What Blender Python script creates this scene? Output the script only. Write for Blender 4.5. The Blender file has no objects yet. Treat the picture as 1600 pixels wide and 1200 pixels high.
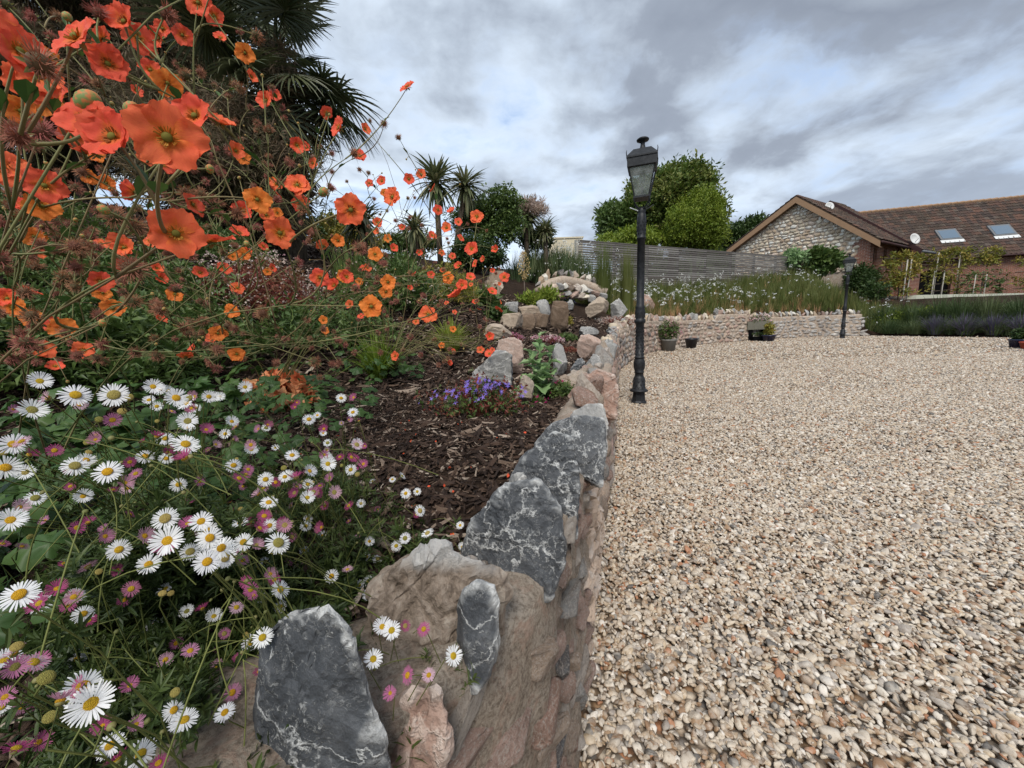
import bpy, bmesh, math, random
import numpy as np
from mathutils import Vector, Matrix, Euler
R = math.radians
PI = math.pi
random.seed(7); rng = np.random.default_rng(7)
scn = bpy.context.scene
C = scn.collection

# ------------------------------------------------------------------ camera, world, sun, exposure
PITCH, ROLL, FPX = R(-8.7), R(2.0), 603.0
cd = bpy.data.cameras.new('camera'); cam = bpy.data.objects.new('camera', cd); C.objects.link(cam)
cd.sensor_width = 36; cd.lens = FPX / 1600 * 36; cd.clip_start = .02; cd.clip_end = 2000
cam.matrix_world = Matrix.Translation((0, 0, 1)) @ Matrix.Rotation(R(90) + PITCH, 4, 'X') @ Matrix.Rotation(-ROLL, 4, 'Z')
scn.camera = cam
scn.view_settings.view_transform = 'Standard'; scn.view_settings.look = 'None'
scn.view_settings.exposure = 1.15; scn.view_settings.gamma = 1.0
scn.view_settings.use_curve_mapping = False
SUN_EL, SUN_AZ = R(52), R(186)      # azimuth from +Y towards +X
sd_ = bpy.data.lights.new('sun', 'SUN'); sun = bpy.data.objects.new('sun', sd_); C.objects.link(sun)
sd_.energy = 1.5; sd_.angle = R(24); sd_.color = (1, .95, .88)
sun.rotation_euler = Vector((-math.sin(SUN_AZ) * math.cos(SUN_EL), -math.cos(SUN_AZ) * math.cos(SUN_EL), -math.sin(SUN_EL))).to_track_quat('-Z', 'Y').to_euler()

class NT:
    """small node-tree writer"""
    def __init__(s, tree):
        s.t = tree; s.n = tree.nodes; s.l = tree.links
    def new(s, typ, ins=None, **kw):
        n = s.n.new(typ)
        for k, v in kw.items(): setattr(n, k, v)
        for k, v in (ins or {}).items(): s.set(n.inputs[k], v)
        return n
    def set(s, sock, v):
        if isinstance(v, bpy.types.NodeSocket): s.l.new(v, sock)
        elif isinstance(v, (tuple, list)) and len(v) == 3 and sock.type == 'RGBA': sock.default_value = (*v, 1)
        else: sock.default_value = v
    def math(s, op, a, b=0., c=None, clamp=False):
        n = s.n.new('ShaderNodeMath'); n.operation = op; n.use_clamp = clamp
        s.set(n.inputs[0], a); s.set(n.inputs[1], b)
        if c is not None: s.set(n.inputs[2], c)
        return n.outputs[0]
    def vmath(s, op, a, b=(0, 0, 0), out=0):
        n = s.n.new('ShaderNodeVectorMath'); n.operation = op
        s.set(n.inputs[0], a)
        if op == 'SCALE': s.set(n.inputs[3], b)
        else: s.set(n.inputs[1], b)
        return n.outputs[out]
    def noise(s, scale, detail=4, rough=.55, vec=None, dist=0., out='Fac'):
        n = s.new('ShaderNodeTexNoise', {'Scale': scale, 'Detail': detail, 'Roughness': rough, 'Distortion': dist})
        if vec is not None: s.set(n.inputs['Vector'], vec)
        return n.outputs[out]
    def voro(s, scale, feature='F1', vec=None, out='Distance', rnd=1.):
        n = s.n.new('ShaderNodeTexVoronoi'); n.feature = feature
        n.inputs['Scale'].default_value = scale; n.inputs['Randomness'].default_value = rnd
        if vec is not None: s.set(n.inputs['Vector'], vec)
        return n.outputs[out]
    def ramp(s, fac, stops, interp='LINEAR'):
        n = s.n.new('ShaderNodeValToRGB'); r = n.color_ramp; r.interpolation = interp
        while len(r.elements) > 1: r.elements.remove(r.elements[-1])
        for i, (p, c) in enumerate(stops):
            e = r.elements[0] if i == 0 else r.elements.new(p)
            e.position = p
            if not isinstance(c, (tuple, list)): c = (c, c, c)
            e.color = (*c, 1)
        s.set(n.inputs[0], fac); return n.outputs[0]
    def mix(s, fac, a, b, typ='MIX'):
        n = s.n.new('ShaderNodeMix'); n.data_type = 'RGBA'; n.blend_type = typ
        s.set(n.inputs[0], fac); s.set(n.inputs[6], a); s.set(n.inputs[7], b); return n.outputs[2]
    def bump(s, h, strength=.5, dist=.01):
        return s.new('ShaderNodeBump', {'Height': h, 'Strength': strength, 'Distance': dist}).outputs[0]
    def rand(s): return s.n.new('ShaderNodeObjectInfo').outputs['Random']
    def obj(s): return s.n.new('ShaderNodeTexCoord').outputs['Object']
    def pos(s): return s.n.new('ShaderNodeNewGeometry').outputs['Position']

world = bpy.data.worlds.new('World'); scn.world = world; world.use_nodes = True
w = NT(world.node_tree); w.n.clear()
sky = w.new('ShaderNodeTexSky', sky_type='NISHITA', sun_disc=False, sun_elevation=SUN_EL, sun_rotation=SUN_AZ, air_density=1., dust_density=1.)
dirv = w.vmath('NORMALIZE', w.n.new('ShaderNodeTexCoord').outputs['Generated'])
sep = w.new('ShaderNodeSeparateXYZ', {0: dirv})
hz = w.math('ADD', w.math('MAXIMUM', sep.outputs[2], 0.), .26)
cv = w.new('ShaderNodeCombineXYZ', {0: w.math('DIVIDE', sep.outputs[0], hz), 1: w.math('DIVIDE', sep.outputs[1], hz), 2: 3.1}).outputs[0]
warp = w.vmath('ADD', cv, w.vmath('SCALE', w.noise(1.6, 4, .55, cv, out='Color'), .22))
big = w.noise(1.0, 3, .5, warp); fine = w.noise(3.0, 9, .5, warp)
wisp = w.noise(6., 8, .6, w.vmath('ADD', warp, (5, 2, 1)))
dens = w.math('ADD', w.math('MULTIPLY', big, .45), w.math('ADD', w.math('MULTIPLY', fine, .45), w.math('MULTIPLY', wisp, .14)))
# the heavier cloud bank lies over the yard and buildings, to the north-east
dens = w.math('ADD', dens, w.math('MULTIPLY', w.math('SUBTRACT', sep.outputs[0], .22), .15))
cloud = w.ramp(dens, [(.36, (.38, .50, .66)), (.42, (.60, .68, .76)), (.47, (.50, .57, .655)), (.52, (.36, .415, .49)), (.575, (.235, .27, .33)), (.65, (.195, .225, .28)), (.74, (.27, .31, .37))])
blue = w.mix(.62, w.vmath('SCALE', sky.outputs[0], .085), (.40, .53, .76))
cover = w.ramp(w.math('ADD', w.math('MULTIPLY', wisp, .45), w.math('MULTIPLY', fine, .55)), [(.30, 0.), (.44, .8), (.52, 1.)])
col = w.mix(cover, blue, cloud)
hzb = w.ramp(sep.outputs[2], [(0., .5), (.10, .28), (.3, 0.)])
col = w.mix(hzb, col, (.52, .62, .76))
bg = w.new('ShaderNodeBackground', {'Color': col, 'Strength': .70})
w.l.new(bg.outputs[0], w.new('ShaderNodeOutputWorld').inputs[0])

# ------------------------------------------------------------------ picture <-> place helpers
def ray(px, py):
    u, v = (px - 800) / FPX, -(py - 600) / FPX
    c, s = math.cos(-ROLL), math.sin(-ROLL)
    u, v = u * c - v * s, u * s + v * c
    cp, sp = math.cos(PITCH), math.sin(PITCH)
    return Vector((u, cp - v * sp, sp + v * cp))
EYE = Vector((0, 0, 1))
def at(px, py, d): return EYE + ray(px, py) * d
def atz(px, py, z): r = ray(px, py); return EYE + r * ((z - 1) / r.z)

# wall line (yard side foot): x, y, soil height inside, slope of the bank behind, distance where it starts
PATH = [(-5, -3.5, .66, .35, 1.0), (-.75, -.30, .62, .4, 1.5), (-.42, .03, .62, .42, 1.6), (-.24, .235, .62, .42, 1.7), (-.1, .305, .62, .42, 1.7), (-.03, .365, .62, .42, 1.7),
        (.042, .468, .62, .42, 1.7), (.16, .84, .62, .42, 1.7), (.32, 1.39, .62, .42, 1.7), (.785, 2.97, .63, .42, 1.2), (1.17, 4.32, .65, .42, .6), (2.07, 7.46, .75, .42, .35),
        (3.2, 9.9, .95, .42, .25), (4.4, 11.6, .98, .42, .2), (6.6, 13.4, .98, .42, .2), (8.8, 14.5, .98, .42, .2), (11.5, 15.3, .98, .42, .2), (13.6, 14.9, .98, .34, .2),
        (13.9, 14.8, .2, .2, .5), (15.6, 11.8, .12, .2, .5), (17.5, 9, .1, .2, .5), (24, 4, .1, .2, .5)]
PA = np.array(PATH, float)
SEG = np.linalg.norm(np.diff(PA[:, :2], axis=0), axis=1); CUM = np.concatenate([[0], np.cumsum(SEG)])
S0 = CUM[1]
def path(s):
    i = min(max(int(np.searchsorted(CUM, s)) - 1, 0), len(SEG) - 1); t = (s - CUM[i]) / SEG[i]
    p = PA[i, :2] * (1 - t) + PA[i + 1, :2] * t
    tg = (PA[i + 1, :2] - PA[i, :2]) / SEG[i]
    lo = path_t(s - .06); hi = path_t(s + .06); tg = hi - lo; tg = tg / np.linalg.norm(tg)
    return p, tg, np.array([tg[1], -tg[0]])
def path_t(s):
    i = min(max(int(np.searchsorted(CUM, s)) - 1, 0), len(SEG) - 1); t = (s - CUM[i]) / SEG[i]
    return PA[i, :2] * (1 - t) + PA[i + 1, :2] * t
def path_near(X, Y):
    X = np.asarray(X, float); Y = np.asarray(Y, float)
    best = np.full(X.shape, 1e9); S = np.zeros(X.shape); side = np.zeros(X.shape)
    for i in range(len(SEG)):
        a = PA[i, :2]; t = (PA[i + 1, :2] - a) / SEG[i]
        u = np.clip((X - a[0]) * t[0] + (Y - a[1]) * t[1], 0, SEG[i])
        dx, dy = X - a[0] - t[0] * u, Y - a[1] - t[1] * u
        d = np.hypot(dx, dy); m = d < best - 1e-9
        best = np.where(m, d, best); S = np.where(m, CUM[i] + u, S)
        side = np.where(m, np.sign(t[0] * dy - t[1] * dx), side)
    return best * side, S           # positive: planted side
def zyard(x, y): return .011 * np.maximum(0, np.asarray(y, float) - 6) - .03 * 0
def lumps(X, Y, f, seed=0):
    r = np.random.default_rng(seed); o = 0
    for k in range(7):
        a = r.uniform(0, 2 * PI); ff = f * r.uniform(.6, 1.7)
        o = o + np.sin(X * ff * math.cos(a) + Y * ff * math.sin(a) + r.uniform(0, 6)) / 7
    return o
def zbed(X, Y):
    d, s = path_near(X, Y)
    top = np.interp(s, CUM, PA[:, 2]); k = np.interp(s, CUM, PA[:, 3]); d0 = np.interp(s, CUM, PA[:, 4])
    q = np.asarray(d, float) - d0
    rise = np.log1p(np.exp(np.clip(q * 4, -30, 30))) / 4
    rise = 3.6 * np.tanh(rise * k / 3.6)
    return top - .03 + rise + .025 * lumps(np.asarray(X), np.asarray(Y), 5, 3), d
def zt(x, y):
    z, d = zbed(np.array([x]), np.array([y]))
    return float(z[0]) if d[0] > .1 else float(zyard(x, y))
def hit(px, py, far=60):
    r = ray(px, py); t = np.concatenate([np.arange(.1, 4, .02), np.arange(4, far, .1)])
    X = r.x * t; Y = r.y * t; Z = 1 + r.z * t
    zb, d = zbed(X, Y); g = np.where(d > .1, zb, zyard(X, Y))
    k = np.nonzero(Z < g)[0]
    return float(t[k[0]]) if len(k) else far
def onground(px, py, far=60):
    t = hit(px, py, far); p = at(px, py, t); p.z = zt(p.x, p.y); return p, t

# ------------------------------------------------------------------ object helpers
def link(o, parent=None):
    C.objects.link(o)
    if parent is not None: o.parent = parent
    return o
def mk(V, F, mat=None, name='m', smooth=False, col=None):
    me = bpy.data.meshes.new(name)
    V = np.asarray(V, np.float32).reshape(-1, 3)
    if isinstance(F, np.ndarray):
        n = F.shape[1]
        me.vertices.add(len(V)); me.vertices.foreach_set('co', V.ravel())
        me.loops.add(F.size); me.loops.foreach_set('vertex_index', F.ravel().astype(np.int32))
        me.polygons.add(len(F)); me.polygons.foreach_set('loop_start', np.arange(0, F.size, n, dtype=np.int32))
        me.update(calc_edges=True)
    else:
        me.from_pydata(V.tolist(), [], [list(f) for f in F])
    if mat is not None:
        for m in (mat if isinstance(mat, (list, tuple)) else [mat]): me.materials.append(m)
    if smooth: me.polygons.foreach_set('use_smooth', [True] * len(me.polygons))
    if col is not None:
        a = me.color_attributes.new('col', 'FLOAT_COLOR', 'POINT'); c4 = np.ones((len(V), 4), np.float32); c4[:, :3] = col
        a.data.foreach_set('color', c4.ravel())
    return me
def ob(name, me, parent=None, loc=(0, 0, 0), rot=(0, 0, 0), scl=(1, 1, 1)):
    o = bpy.data.objects.new(name, me); link(o, parent)
    o.location = loc; o.rotation_euler = rot; o.scale = scl if isinstance(scl, (tuple, list, Vector, np.ndarray)) else (scl,) * 3
    return o
def tag(o, label=None, cat=None, group=None, kind=None):
    if label: o['label'] = label
    if cat: o['category'] = cat
    if group: o['group'] = group
    if kind: o['kind'] = kind
    return o
def thing(name, label, cat, loc=(0, 0, 0), rz=0, group=None):
    o = bpy.data.objects.new(name, None); link(o); o.location = loc; o.rotation_euler = (0, 0, rz); o.empty_display_size = .1
    return tag(o, label, cat, group)
class MB:
    def __init__(s): s.V = []; s.F = []; s.n = 0
    def add(s, V, F):
        V = np.asarray(V, float).reshape(-1, 3)
        s.V.append(V); s.F += [tuple(i + s.n for i in f) for f in F]; s.n += len(V); return s
    def box(s, x0, x1, y0, y1, z0, z1, M=None):
        V = np.array([(x, y, z) for z in (z0, z1) for y in (y0, y1) for x in (x0, x1)], float)
        if M is not None: V = np.array([tuple(M @ Vector(v)) for v in V])
        return s.add(V, [(0, 2, 3, 1), (4, 5, 7, 6), (0, 1, 5, 4), (2, 6, 7, 3), (0, 4, 6, 2), (1, 3, 7, 5)])
    def tube(s, pts, r0, r1=None, sides=6, cap=True):
        pts = [Vector(p) for p in pts]; r1 = r0 if r1 is None else r1; n = len(pts); V = []
        ref = Vector((.3, .2, .93))
        for i, p in enumerate(pts):
            d = (pts[min(i + 1, n - 1)] - pts[max(i - 1, 0)]).normalized()
            a = d.cross(ref); a = a.normalized() if a.length > 1e-3 else d.orthogonal().normalized(); b = d.cross(a)
            r = r0 + (r1 - r0) * i / max(n - 1, 1)
            for k in range(sides):
                t = 2 * PI * k / sides; V.append(tuple(p + (a * math.cos(t) + b * math.sin(t)) * r))
        F = [(i * sides + k, i * sides + (k + 1) % sides, (i + 1) * sides + (k + 1) % sides, (i + 1) * sides + k) for i in range(n - 1) for k in range(sides)]
        if cap: F += [tuple(range(sides))[::-1], tuple((n - 1) * sides + k for k in range(sides))]
        return s.add(V, F)
    def lathe(s, prof, sides=16, sq=None):
        V = []; 
        for r, z in prof:
            for k in range(sides):
                t = 2 * PI * (k + .5) / sides; V.append((r * math.cos(t), r * math.sin(t), z))
        n = len(prof)
        F = [(i * sides + k, i * sides + (k + 1) % sides, (i + 1) * sides + (k + 1) % sides, (i + 1) * sides + k) for i in range(n - 1) for k in range(sides)]
        F += [tuple(range(sides))[::-1], tuple((n - 1) * sides + k for k in range(sides))]
        return s.add(V, F)
    def mesh(s, mat, smooth=False, name='m'): return mk(np.concatenate(s.V), s.F, mat, name, smooth)
def wnoise(V, f, seed, n=9):
    r = np.random.default_rng(seed); o = np.zeros(len(V))
    for k in range(n):
        d = r.normal(size=3); d /= np.linalg.norm(d); o += np.sin(V @ d * f * r.uniform(.5, 1.8) + r.uniform(0, 7))
    return o / n
_ico = {}
def ico(sub):
    if sub not in _ico:
        bm = bmesh.new(); bmesh.ops.create_icosphere(bm, subdivisions=sub, radius=1)
        _ico[sub] = (np.array([v.co[:] for v in bm.verts]), np.array([[v.index for v in f.verts] for f in bm.faces], np.int32)); bm.free()
    return _ico[sub]
def rockV(seed, sub=2, planes=9, amp=.05, lo=.5, hi=.85):
    V, F = ico(sub); V = V.copy(); r = np.random.default_rng(seed)
    for k in range(planes):
        n = r.normal(size=3); n /= np.linalg.norm(n); d = r.uniform(lo, hi)
        V -= np.maximum(0, V @ n - d)[:, None] * n
    V += V * (amp * wnoise(V, 5, seed + 1))[:, None] + V * (amp * .5 * wnoise(V, 13, seed + 2))[:, None]
    for k in range(3):
        m = np.abs(V[:, k]).max(); V[:, k] /= m
    return V, F

def instances(name, P, rot, scl, meshes, parent=None, idx=None):
    """one object whose points carry small meshes (geometry nodes)"""
    P = np.asarray(P, np.float32).reshape(-1, 3); n = len(P)
    me = bpy.data.meshes.new(name); me.vertices.add(n); me.vertices.foreach_set('co', P.ravel())
    scl = np.asarray(scl, np.float32)
    if scl.ndim == 1: scl = np.repeat(scl[:, None], 3, 1)
    a = me.attributes.new('rot', 'FLOAT_VECTOR', 'POINT'); a.data.foreach_set('vector', np.asarray(rot, np.float32).ravel())
    a = me.attributes.new('scl', 'FLOAT_VECTOR', 'POINT'); a.data.foreach_set('vector', scl.ravel())
    a = me.attributes.new('idx', 'INT', 'POINT'); a.data.foreach_set('value', np.asarray(idx if idx is not None else rng.integers(0, len(meshes), n), np.int32))
    o = ob(name, me, parent)
    g = bpy.data.node_groups.new('scatter', 'GeometryNodeTree')
    g.interface.new_socket('Geometry', in_out='INPUT', socket_type='NodeSocketGeometry'); g.interface.new_socket('Geometry', in_out='OUTPUT', socket_type='NodeSocketGeometry')
    N, L = g.nodes, g.links
    gi, go = N.new('NodeGroupInput'), N.new('NodeGroupOutput')
    j = N.new('GeometryNodeJoinGeometry')
    for m in reversed(meshes):
        src = m.get('_src')
        so = bpy.data.objects.get(src) if src else None
        if so is None:
            so = bpy.data.objects.new('source_' + m.name, m); m['_src'] = so.name
        oi = N.new('GeometryNodeObjectInfo'); oi.inputs['Object'].default_value = so
        gt = N.new('GeometryNodeGeometryToInstance'); L.new(oi.outputs['Geometry'], gt.inputs[0]); L.new(gt.outputs[0], j.inputs[0])
    ip = N.new('GeometryNodeInstanceOnPoints'); ip.inputs['Pick Instance'].default_value = True
    L.new(gi.outputs[0], ip.inputs['Points']); L.new(j.outputs[0], ip.inputs['Instance'])
    def attr(nm, t):
        q = N.new('GeometryNodeInputNamedAttribute'); q.data_type = t; q.inputs['Name'].default_value = nm
        return [x for x in q.outputs if x.enabled and x.name == 'Attribute'][0]
    e = N.new('FunctionNodeEulerToRotation'); L.new(attr('rot', 'FLOAT_VECTOR'), e.inputs[0]); L.new(e.outputs[0], ip.inputs['Rotation'])
    L.new(attr('scl', 'FLOAT_VECTOR'), ip.inputs['Scale']); L.new(attr('idx', 'INT'), ip.inputs['Instance Index'])
    L.new(ip.outputs[0], go.inputs[0])
    md = o.modifiers.new('scatter', 'NODES'); md.node_group = g
    o['kind'] = 'stuff'
    return o
def eul(n, tilt=.3):
    return np.stack([rng.normal(0, tilt, n), rng.normal(0, tilt, n), rng.uniform(0, 2 * PI, n)], 1)
def face_dir(v, spin=None):
    """rotation that turns local +Z to v"""
    q = Vector(v).to_track_quat('Z', 'Y')
    return (q @ Euler((0, 0, random.uniform(0, 6.28) if spin is None else spin)).to_quaternion()).to_euler()

# ------------------------------------------------------------------ materials
def mat(name, build, rough=.8, spec=.3, trans=0.):
    m = bpy.data.materials.new(name); m.use_nodes = True; t = NT(m.node_tree); t.n.clear()
    r = build(t) if callable(build) else build
    col, nrm = (r if isinstance(r, tuple) and len(r) == 2 else (r, None))
    b = t.new('ShaderNodeBsdfPrincipled', {'Base Color': col, 'Roughness': rough, 'Specular IOR Level': spec})
    if nrm is not None: t.l.new(nrm, b.inputs['Normal'])
    out = b.outputs[0]
    if trans:
        tr = t.new('ShaderNodeBsdfTranslucent', {'Color': col}); mx = t.new('ShaderNodeMixShader', {0: trans})
        t.l.new(out, mx.inputs[1]); t.l.new(tr.outputs[0], mx.inputs[2]); out = mx.outputs[0]
    t.l.new(out, t.new('ShaderNodeOutputMaterial').inputs[0]); return m
def leafy(name, cols, rough=.5, trans=.3, spec=.35):
    """foliage: colour drifts from leaf to leaf and from clump to clump"""
    def b(t):
        r = t.math('ADD', t.math('MULTIPLY', t.rand(), .6), t.math('MULTIPLY', t.noise(1.7, 3, .6, t.pos()), .45))
        c = t.ramp(r, [(.1 + .75 * i / max(len(cols) - 1, 1), (min(c[0] * 1.75, .8), min(c[1] * 1.5, .8), min(c[2] * 1.35, .8))) for i, c in enumerate(cols)])
        v = t.noise(60, 2, .5, t.obj())
        return t.mix(t.math('MULTIPLY', v, .35), c, (cols[0][0] * .45, cols[0][1] * .5, cols[0][2] * .4))
    return mat(name, b, rough, spec, trans)
def stone(name, stops, scale=9, vein=None, veinw=.03, rough=.85, bumpd=.012, sat=.5, spec=.25):
    def b(t):
        p = t.vmath('ADD', t.obj(), t.vmath('SCALE', t.new('ShaderNodeCombineXYZ', {0: t.rand(), 1: t.math('MULTIPLY', t.rand(), 1.7), 2: .3}).outputs[0], 9.))
        n1 = t.noise(scale * 1.5, 9, .66, t.vmath('MULTIPLY', p, (1, 1, .6)), .8); n2 = t.noise(scale * 5, 6, .65, p)
        c = t.ramp(t.math('ADD', t.math('MULTIPLY', n1, .7), t.math('MULTIPLY', n2, .3)), stops)
        c = t.mix(t.math('MULTIPLY', t.rand(), sat), c, t.ramp(t.rand(), [(0, stops[0][1]), (.5, stops[len(stops) // 2][1]), (1, stops[-1][1])]))
        h = t.math('ADD', t.math('MULTIPLY', n1, .6), t.math('MULTIPLY', n2, .4))
        if vein:
            wv = t.vmath('ADD', p, t.vmath('SCALE', t.noise(scale * 1.2, 6, .6, p, out='Color'), .16))
            e1 = t.voro(scale * .75, 'DISTANCE_TO_EDGE', wv); e2 = t.voro(scale * 2.6, 'DISTANCE_TO_EDGE', wv)
            patch = t.ramp(t.noise(scale * .9, 4, .6, p), [(.45, 0.), (.62, 1.)])
            v1 = t.ramp(e1, [(0, 1.), (veinw, .55), (veinw * 2.2, 0.)]); v2 = t.math('MULTIPLY', t.ramp(e2, [(0, .9), (veinw * 1.1, .3), (veinw * 2, 0.)]), patch)
            sp = t.math('MULTIPLY', t.ramp(t.noise(scale * 14, 6, .75, p, 1.), [(.53, 0.), (.60, 1.)]), t.ramp(t.noise(scale * 1.3, 3, .6, p), [(.44, .0), (.60, .8)]))
            m = t.math('MAXIMUM', t.math('MAXIMUM', v1, v2), sp, clamp=True)
            m = t.math('MULTIPLY', m, t.ramp(t.noise(scale * 7, 5, .7, p), [(.3, .1), (.6, 1.)]))
            pt = t.ramp(t.new('ShaderNodeNewGeometry').outputs['Pointiness'], [(.52, 0.), (.57, .8)])
            m = t.math('MAXIMUM', m, t.math('MULTIPLY', pt, t.ramp(n2, [(.35, .1), (.55, 1.)])))
            c = t.mix(m, c, vein); h = t.math('ADD', h, t.math('MULTIPLY', m, .12))
        return c, t.bump(h, 1., bumpd * 1.8)
    return mat(name, b, rough, spec)

M = {}
M['slate'] = stone('slate', [(.25, (.020, .022, .025)), (.5, (.052, .056, .062)), (.68, (.10, .104, .11)), (.85, (.19, .19, .19))], 11, (.60, .60, .58), .012, .6, .006, .15, .4)
M['grey_stone'] = stone('grey_stone', [(.25, (.10, .095, .09)), (.5, (.24, .235, .225)), (.7, (.40, .385, .36)), (.85, (.55, .53, .5))], 8, (.62, .6, .56), .014, .8, .009, .3)
M['pink_stone'] = stone('pink_stone', [(.2, (.13, .075, .055)), (.42, (.30, .185, .14)), (.6, (.44, .31, .25)), (.8, (.56, .46, .39))], 8, (.6, .5, .43), .01, .85, .01, .4)
M['buff_stone'] = stone('buff_stone', [(.2, (.12, .085, .06)), (.42, (.27, .2, .145)), (.6, (.40, .32, .24)), (.8, (.52, .45, .37))], 8, None, .01, .85, .01, .5)
M['brown_stone'] = stone('brown_stone', [(.2, (.05, .035, .025)), (.5, (.16, .11, .075)), (.8, (.3, .23, .17))], 7, None, .01, .85, .01, .5)
STONES = ['pink_stone', 'buff_stone', 'brown_stone', 'grey_stone', 'slate']
def rubble(t):
    r = t.rand(); p = t.vmath('ADD', t.obj(), t.vmath('SCALE', t.new('ShaderNodeCombineXYZ', {0: r, 1: r, 2: r}).outputs[0], 17.))
    base = t.ramp(r, [(0, (.50, .38, .29)), (.16, (.46, .31, .25)), (.3, (.54, .46, .38)), (.42, (.43, .34, .26)), (.54, (.50, .34, .28)), (.66, (.36, .35, .33)), (.76, (.60, .53, .46)), (.88, (.42, .26, .20)), (.96, (.15, .155, .16))], 'CONSTANT')
    n = t.noise(2.2, 8, .65, p, .4); n2 = t.noise(9, 6, .7, p)
    c = t.mix(t.ramp(n, [(.3, .65), (.6, 0.)]), base, (.18, .12, .085))
    n = t.math('ADD', n, t.math('MULTIPLY', t.noise(16, 7, .7, p, 1.), .5))
    c = t.mix(t.ramp(n2, [(.5, 0.), (.66, .75)]), c, (.64, .57, .50)); st_ = t.noise(3, 8, .7, t.vmath('MULTIPLY', p, (9, 3, 1.2)), 1.2); c = t.mix(t.ramp(st_, [(.56, 0.), (.66, .7)]), c, (.60, .52, .45)); c = t.mix(t.ramp(st_, [(.34, .7), (.43, 0.)]), c, (.11, .075, .055)); n2 = t.math('ADD', n2, st_)
    return c, t.bump(t.math('ADD', n, t.math('MULTIPLY', n2, .5)), .9, .02)
M['rubble'] = mat('rubble', rubble, .85, .25)
def rubble_pale(t):
    r = t.rand(); p = t.vmath('ADD', t.pos(), t.vmath('SCALE', t.new('ShaderNodeCombineXYZ', {0: r, 1: r, 2: r}).outputs[0], 17.))
    base = t.ramp(r, [(0, (.60, .50, .37)), (.2, (.48, .37, .26)), (.36, (.66, .59, .47)), (.55, (.54, .46, .35)), (.7, (.70, .67, .60)), (.85, (.42, .31, .22)), (.94, (.6, .48, .39))], 'CONSTANT')
    n = t.noise(5, 7, .65, p)
    return t.mix(t.ramp(n, [(.35, .55), (.6, 0.)]), base, (.2, .15, .1)), t.bump(n, .7, .02)
M['rubble_pale'] = mat('rubble_pale', rubble_pale, .9, .2)
def crust(t):
    p = t.obj(); n = t.noise(22, 10, .75, p, .8); z = t.new('ShaderNodeSeparateXYZ', {0: t.new('ShaderNodeNewGeometry').outputs['Normal']}).outputs[2]; n2 = t.noise(60, 6, .7, p)
    c = t.ramp(n, [(.36, (.10, .075, .055)), (.48, (.28, .22, .17)), (.56, (.38, .31, .25)), (.68, (.52, .45, .37))])
    tp = t.math('MULTIPLY', t.ramp(t.new('ShaderNodeSeparateXYZ', {0: t.vmath('ADD', p, t.vmath('SCALE', t.noise(20, 4, .6, p, out='Color'), .03))}).outputs[2], [(.06, 0.), (.075, 1.)]), t.ramp(n2, [(.2, .6), (.5, 1.)]))
    return t.mix(tp, c, (.55, .53, .50)), t.bump(t.math('ADD', n, t.math('MULTIPLY', n2, .4)), 1., .014)
M['crust'] = mat('crust', crust, .95, .15)
def mortar(t):
    p = t.pos(); n = t.noise(9, 8, .7, p, .5); n2 = t.noise(150, 8, .8, p); n3 = t.noise(30, 8, .75, p, .8)
    c = t.ramp(n, [(.3, (.36, .28, .21)), (.5, (.52, .43, .34)), (.7, (.62, .54, .45))])
    c = t.mix(t.ramp(n2, [(.38, .75), (.55, 0.)]), c, (.12, .085, .06))
    c = t.mix(t.ramp(n3, [(.52, 0.), (.62, .6)]), c, (.50, .33, .25)); c = t.mix(t.ramp(n3, [(.33, .6), (.42, 0.)]), c, (.16, .12, .09))
    return c, t.bump(t.math('ADD', t.math('MULTIPLY', n2, .5), n3), 1., .018)
M['mortar'] = mat('mortar', mortar, .95, .15)
def mulch(t):
    p = t.pos(); n = t.noise(3, 6, .6, p); e = t.voro(38, 'F1', p, 'Color'); n2 = t.noise(60, 5, .7, p)
    c = t.ramp(t.math('ADD', t.math('MULTIPLY', n, .4), t.math('MULTIPLY', n2, .6)), [(.3, (.010, .007, .005)), (.5, (.035, .022, .015)), (.7, (.09, .06, .042))])
    return c, t.bump(t.math('ADD', t.voro(40, 'F1', p), n2), 1., .02)
M['mulch'] = mat('mulch', mulch, .95, .1)
def chip(t):
    r = t.rand(); n = t.noise(3, 5, .7, t.vmath('MULTIPLY', t.obj(), (1.5, 9, 4)))
    c = t.ramp(r, [(0, (.016, .010, .008)), (.42, (.036, .022, .016)), (.68, (.075, .045, .031)), (.82, (.15, .10, .07)), (.92, (.33, .25, .19)), (1, (.52, .43, .34))])
    return t.mix(t.math('MULTIPLY', n, .6), c, (.04, .024, .016)), t.bump(n, .7, .004)
M['chip'] = mat('chip', chip, .85, .25)
PEB = [(0, (.60, .54, .45)), (.12, (.44, .35, .25)), (.24, (.52, .47, .40)), (.34, (.27, .17, .10)), (.42, (.36, .33, .30)), (.50, (.66, .62, .55)), (.58, (.34, .23, .14)), (.66, (.46, .39, .31)), (.75, (.17, .125, .09)), (.80, (.54, .44, .31)), (.87, (.13, .125, .12)), (.92, (.40, .20, .11)), (.95, (.74, .71, .66))]
def pebble(t):
    r = t.rand(); p = t.vmath('ADD', t.obj(), t.vmath('SCALE', t.new('ShaderNodeCombineXYZ', {0: r, 1: r, 2: r}).outputs[0], 23.))
    c = t.ramp(r, PEB, 'CONSTANT'); c = t.mix(1., c, (.87, .82, .77), 'MULTIPLY'); n = t.noise(1.5, 5, .6, p); n2 = t.noise(4, 5, .65, p)
    c = t.mix(t.ramp(n, [(.45, .0), (.62, .4)]), c, (.66, .60, .51))
    c = t.mix(t.ramp(n2, [(.3, .65), (.46, 0.)]), c, (.2, .14, .09))
    return c, t.bump(n2, .5, .002)
M['pebble'] = mat('pebble', pebble, .6, .4)
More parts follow.
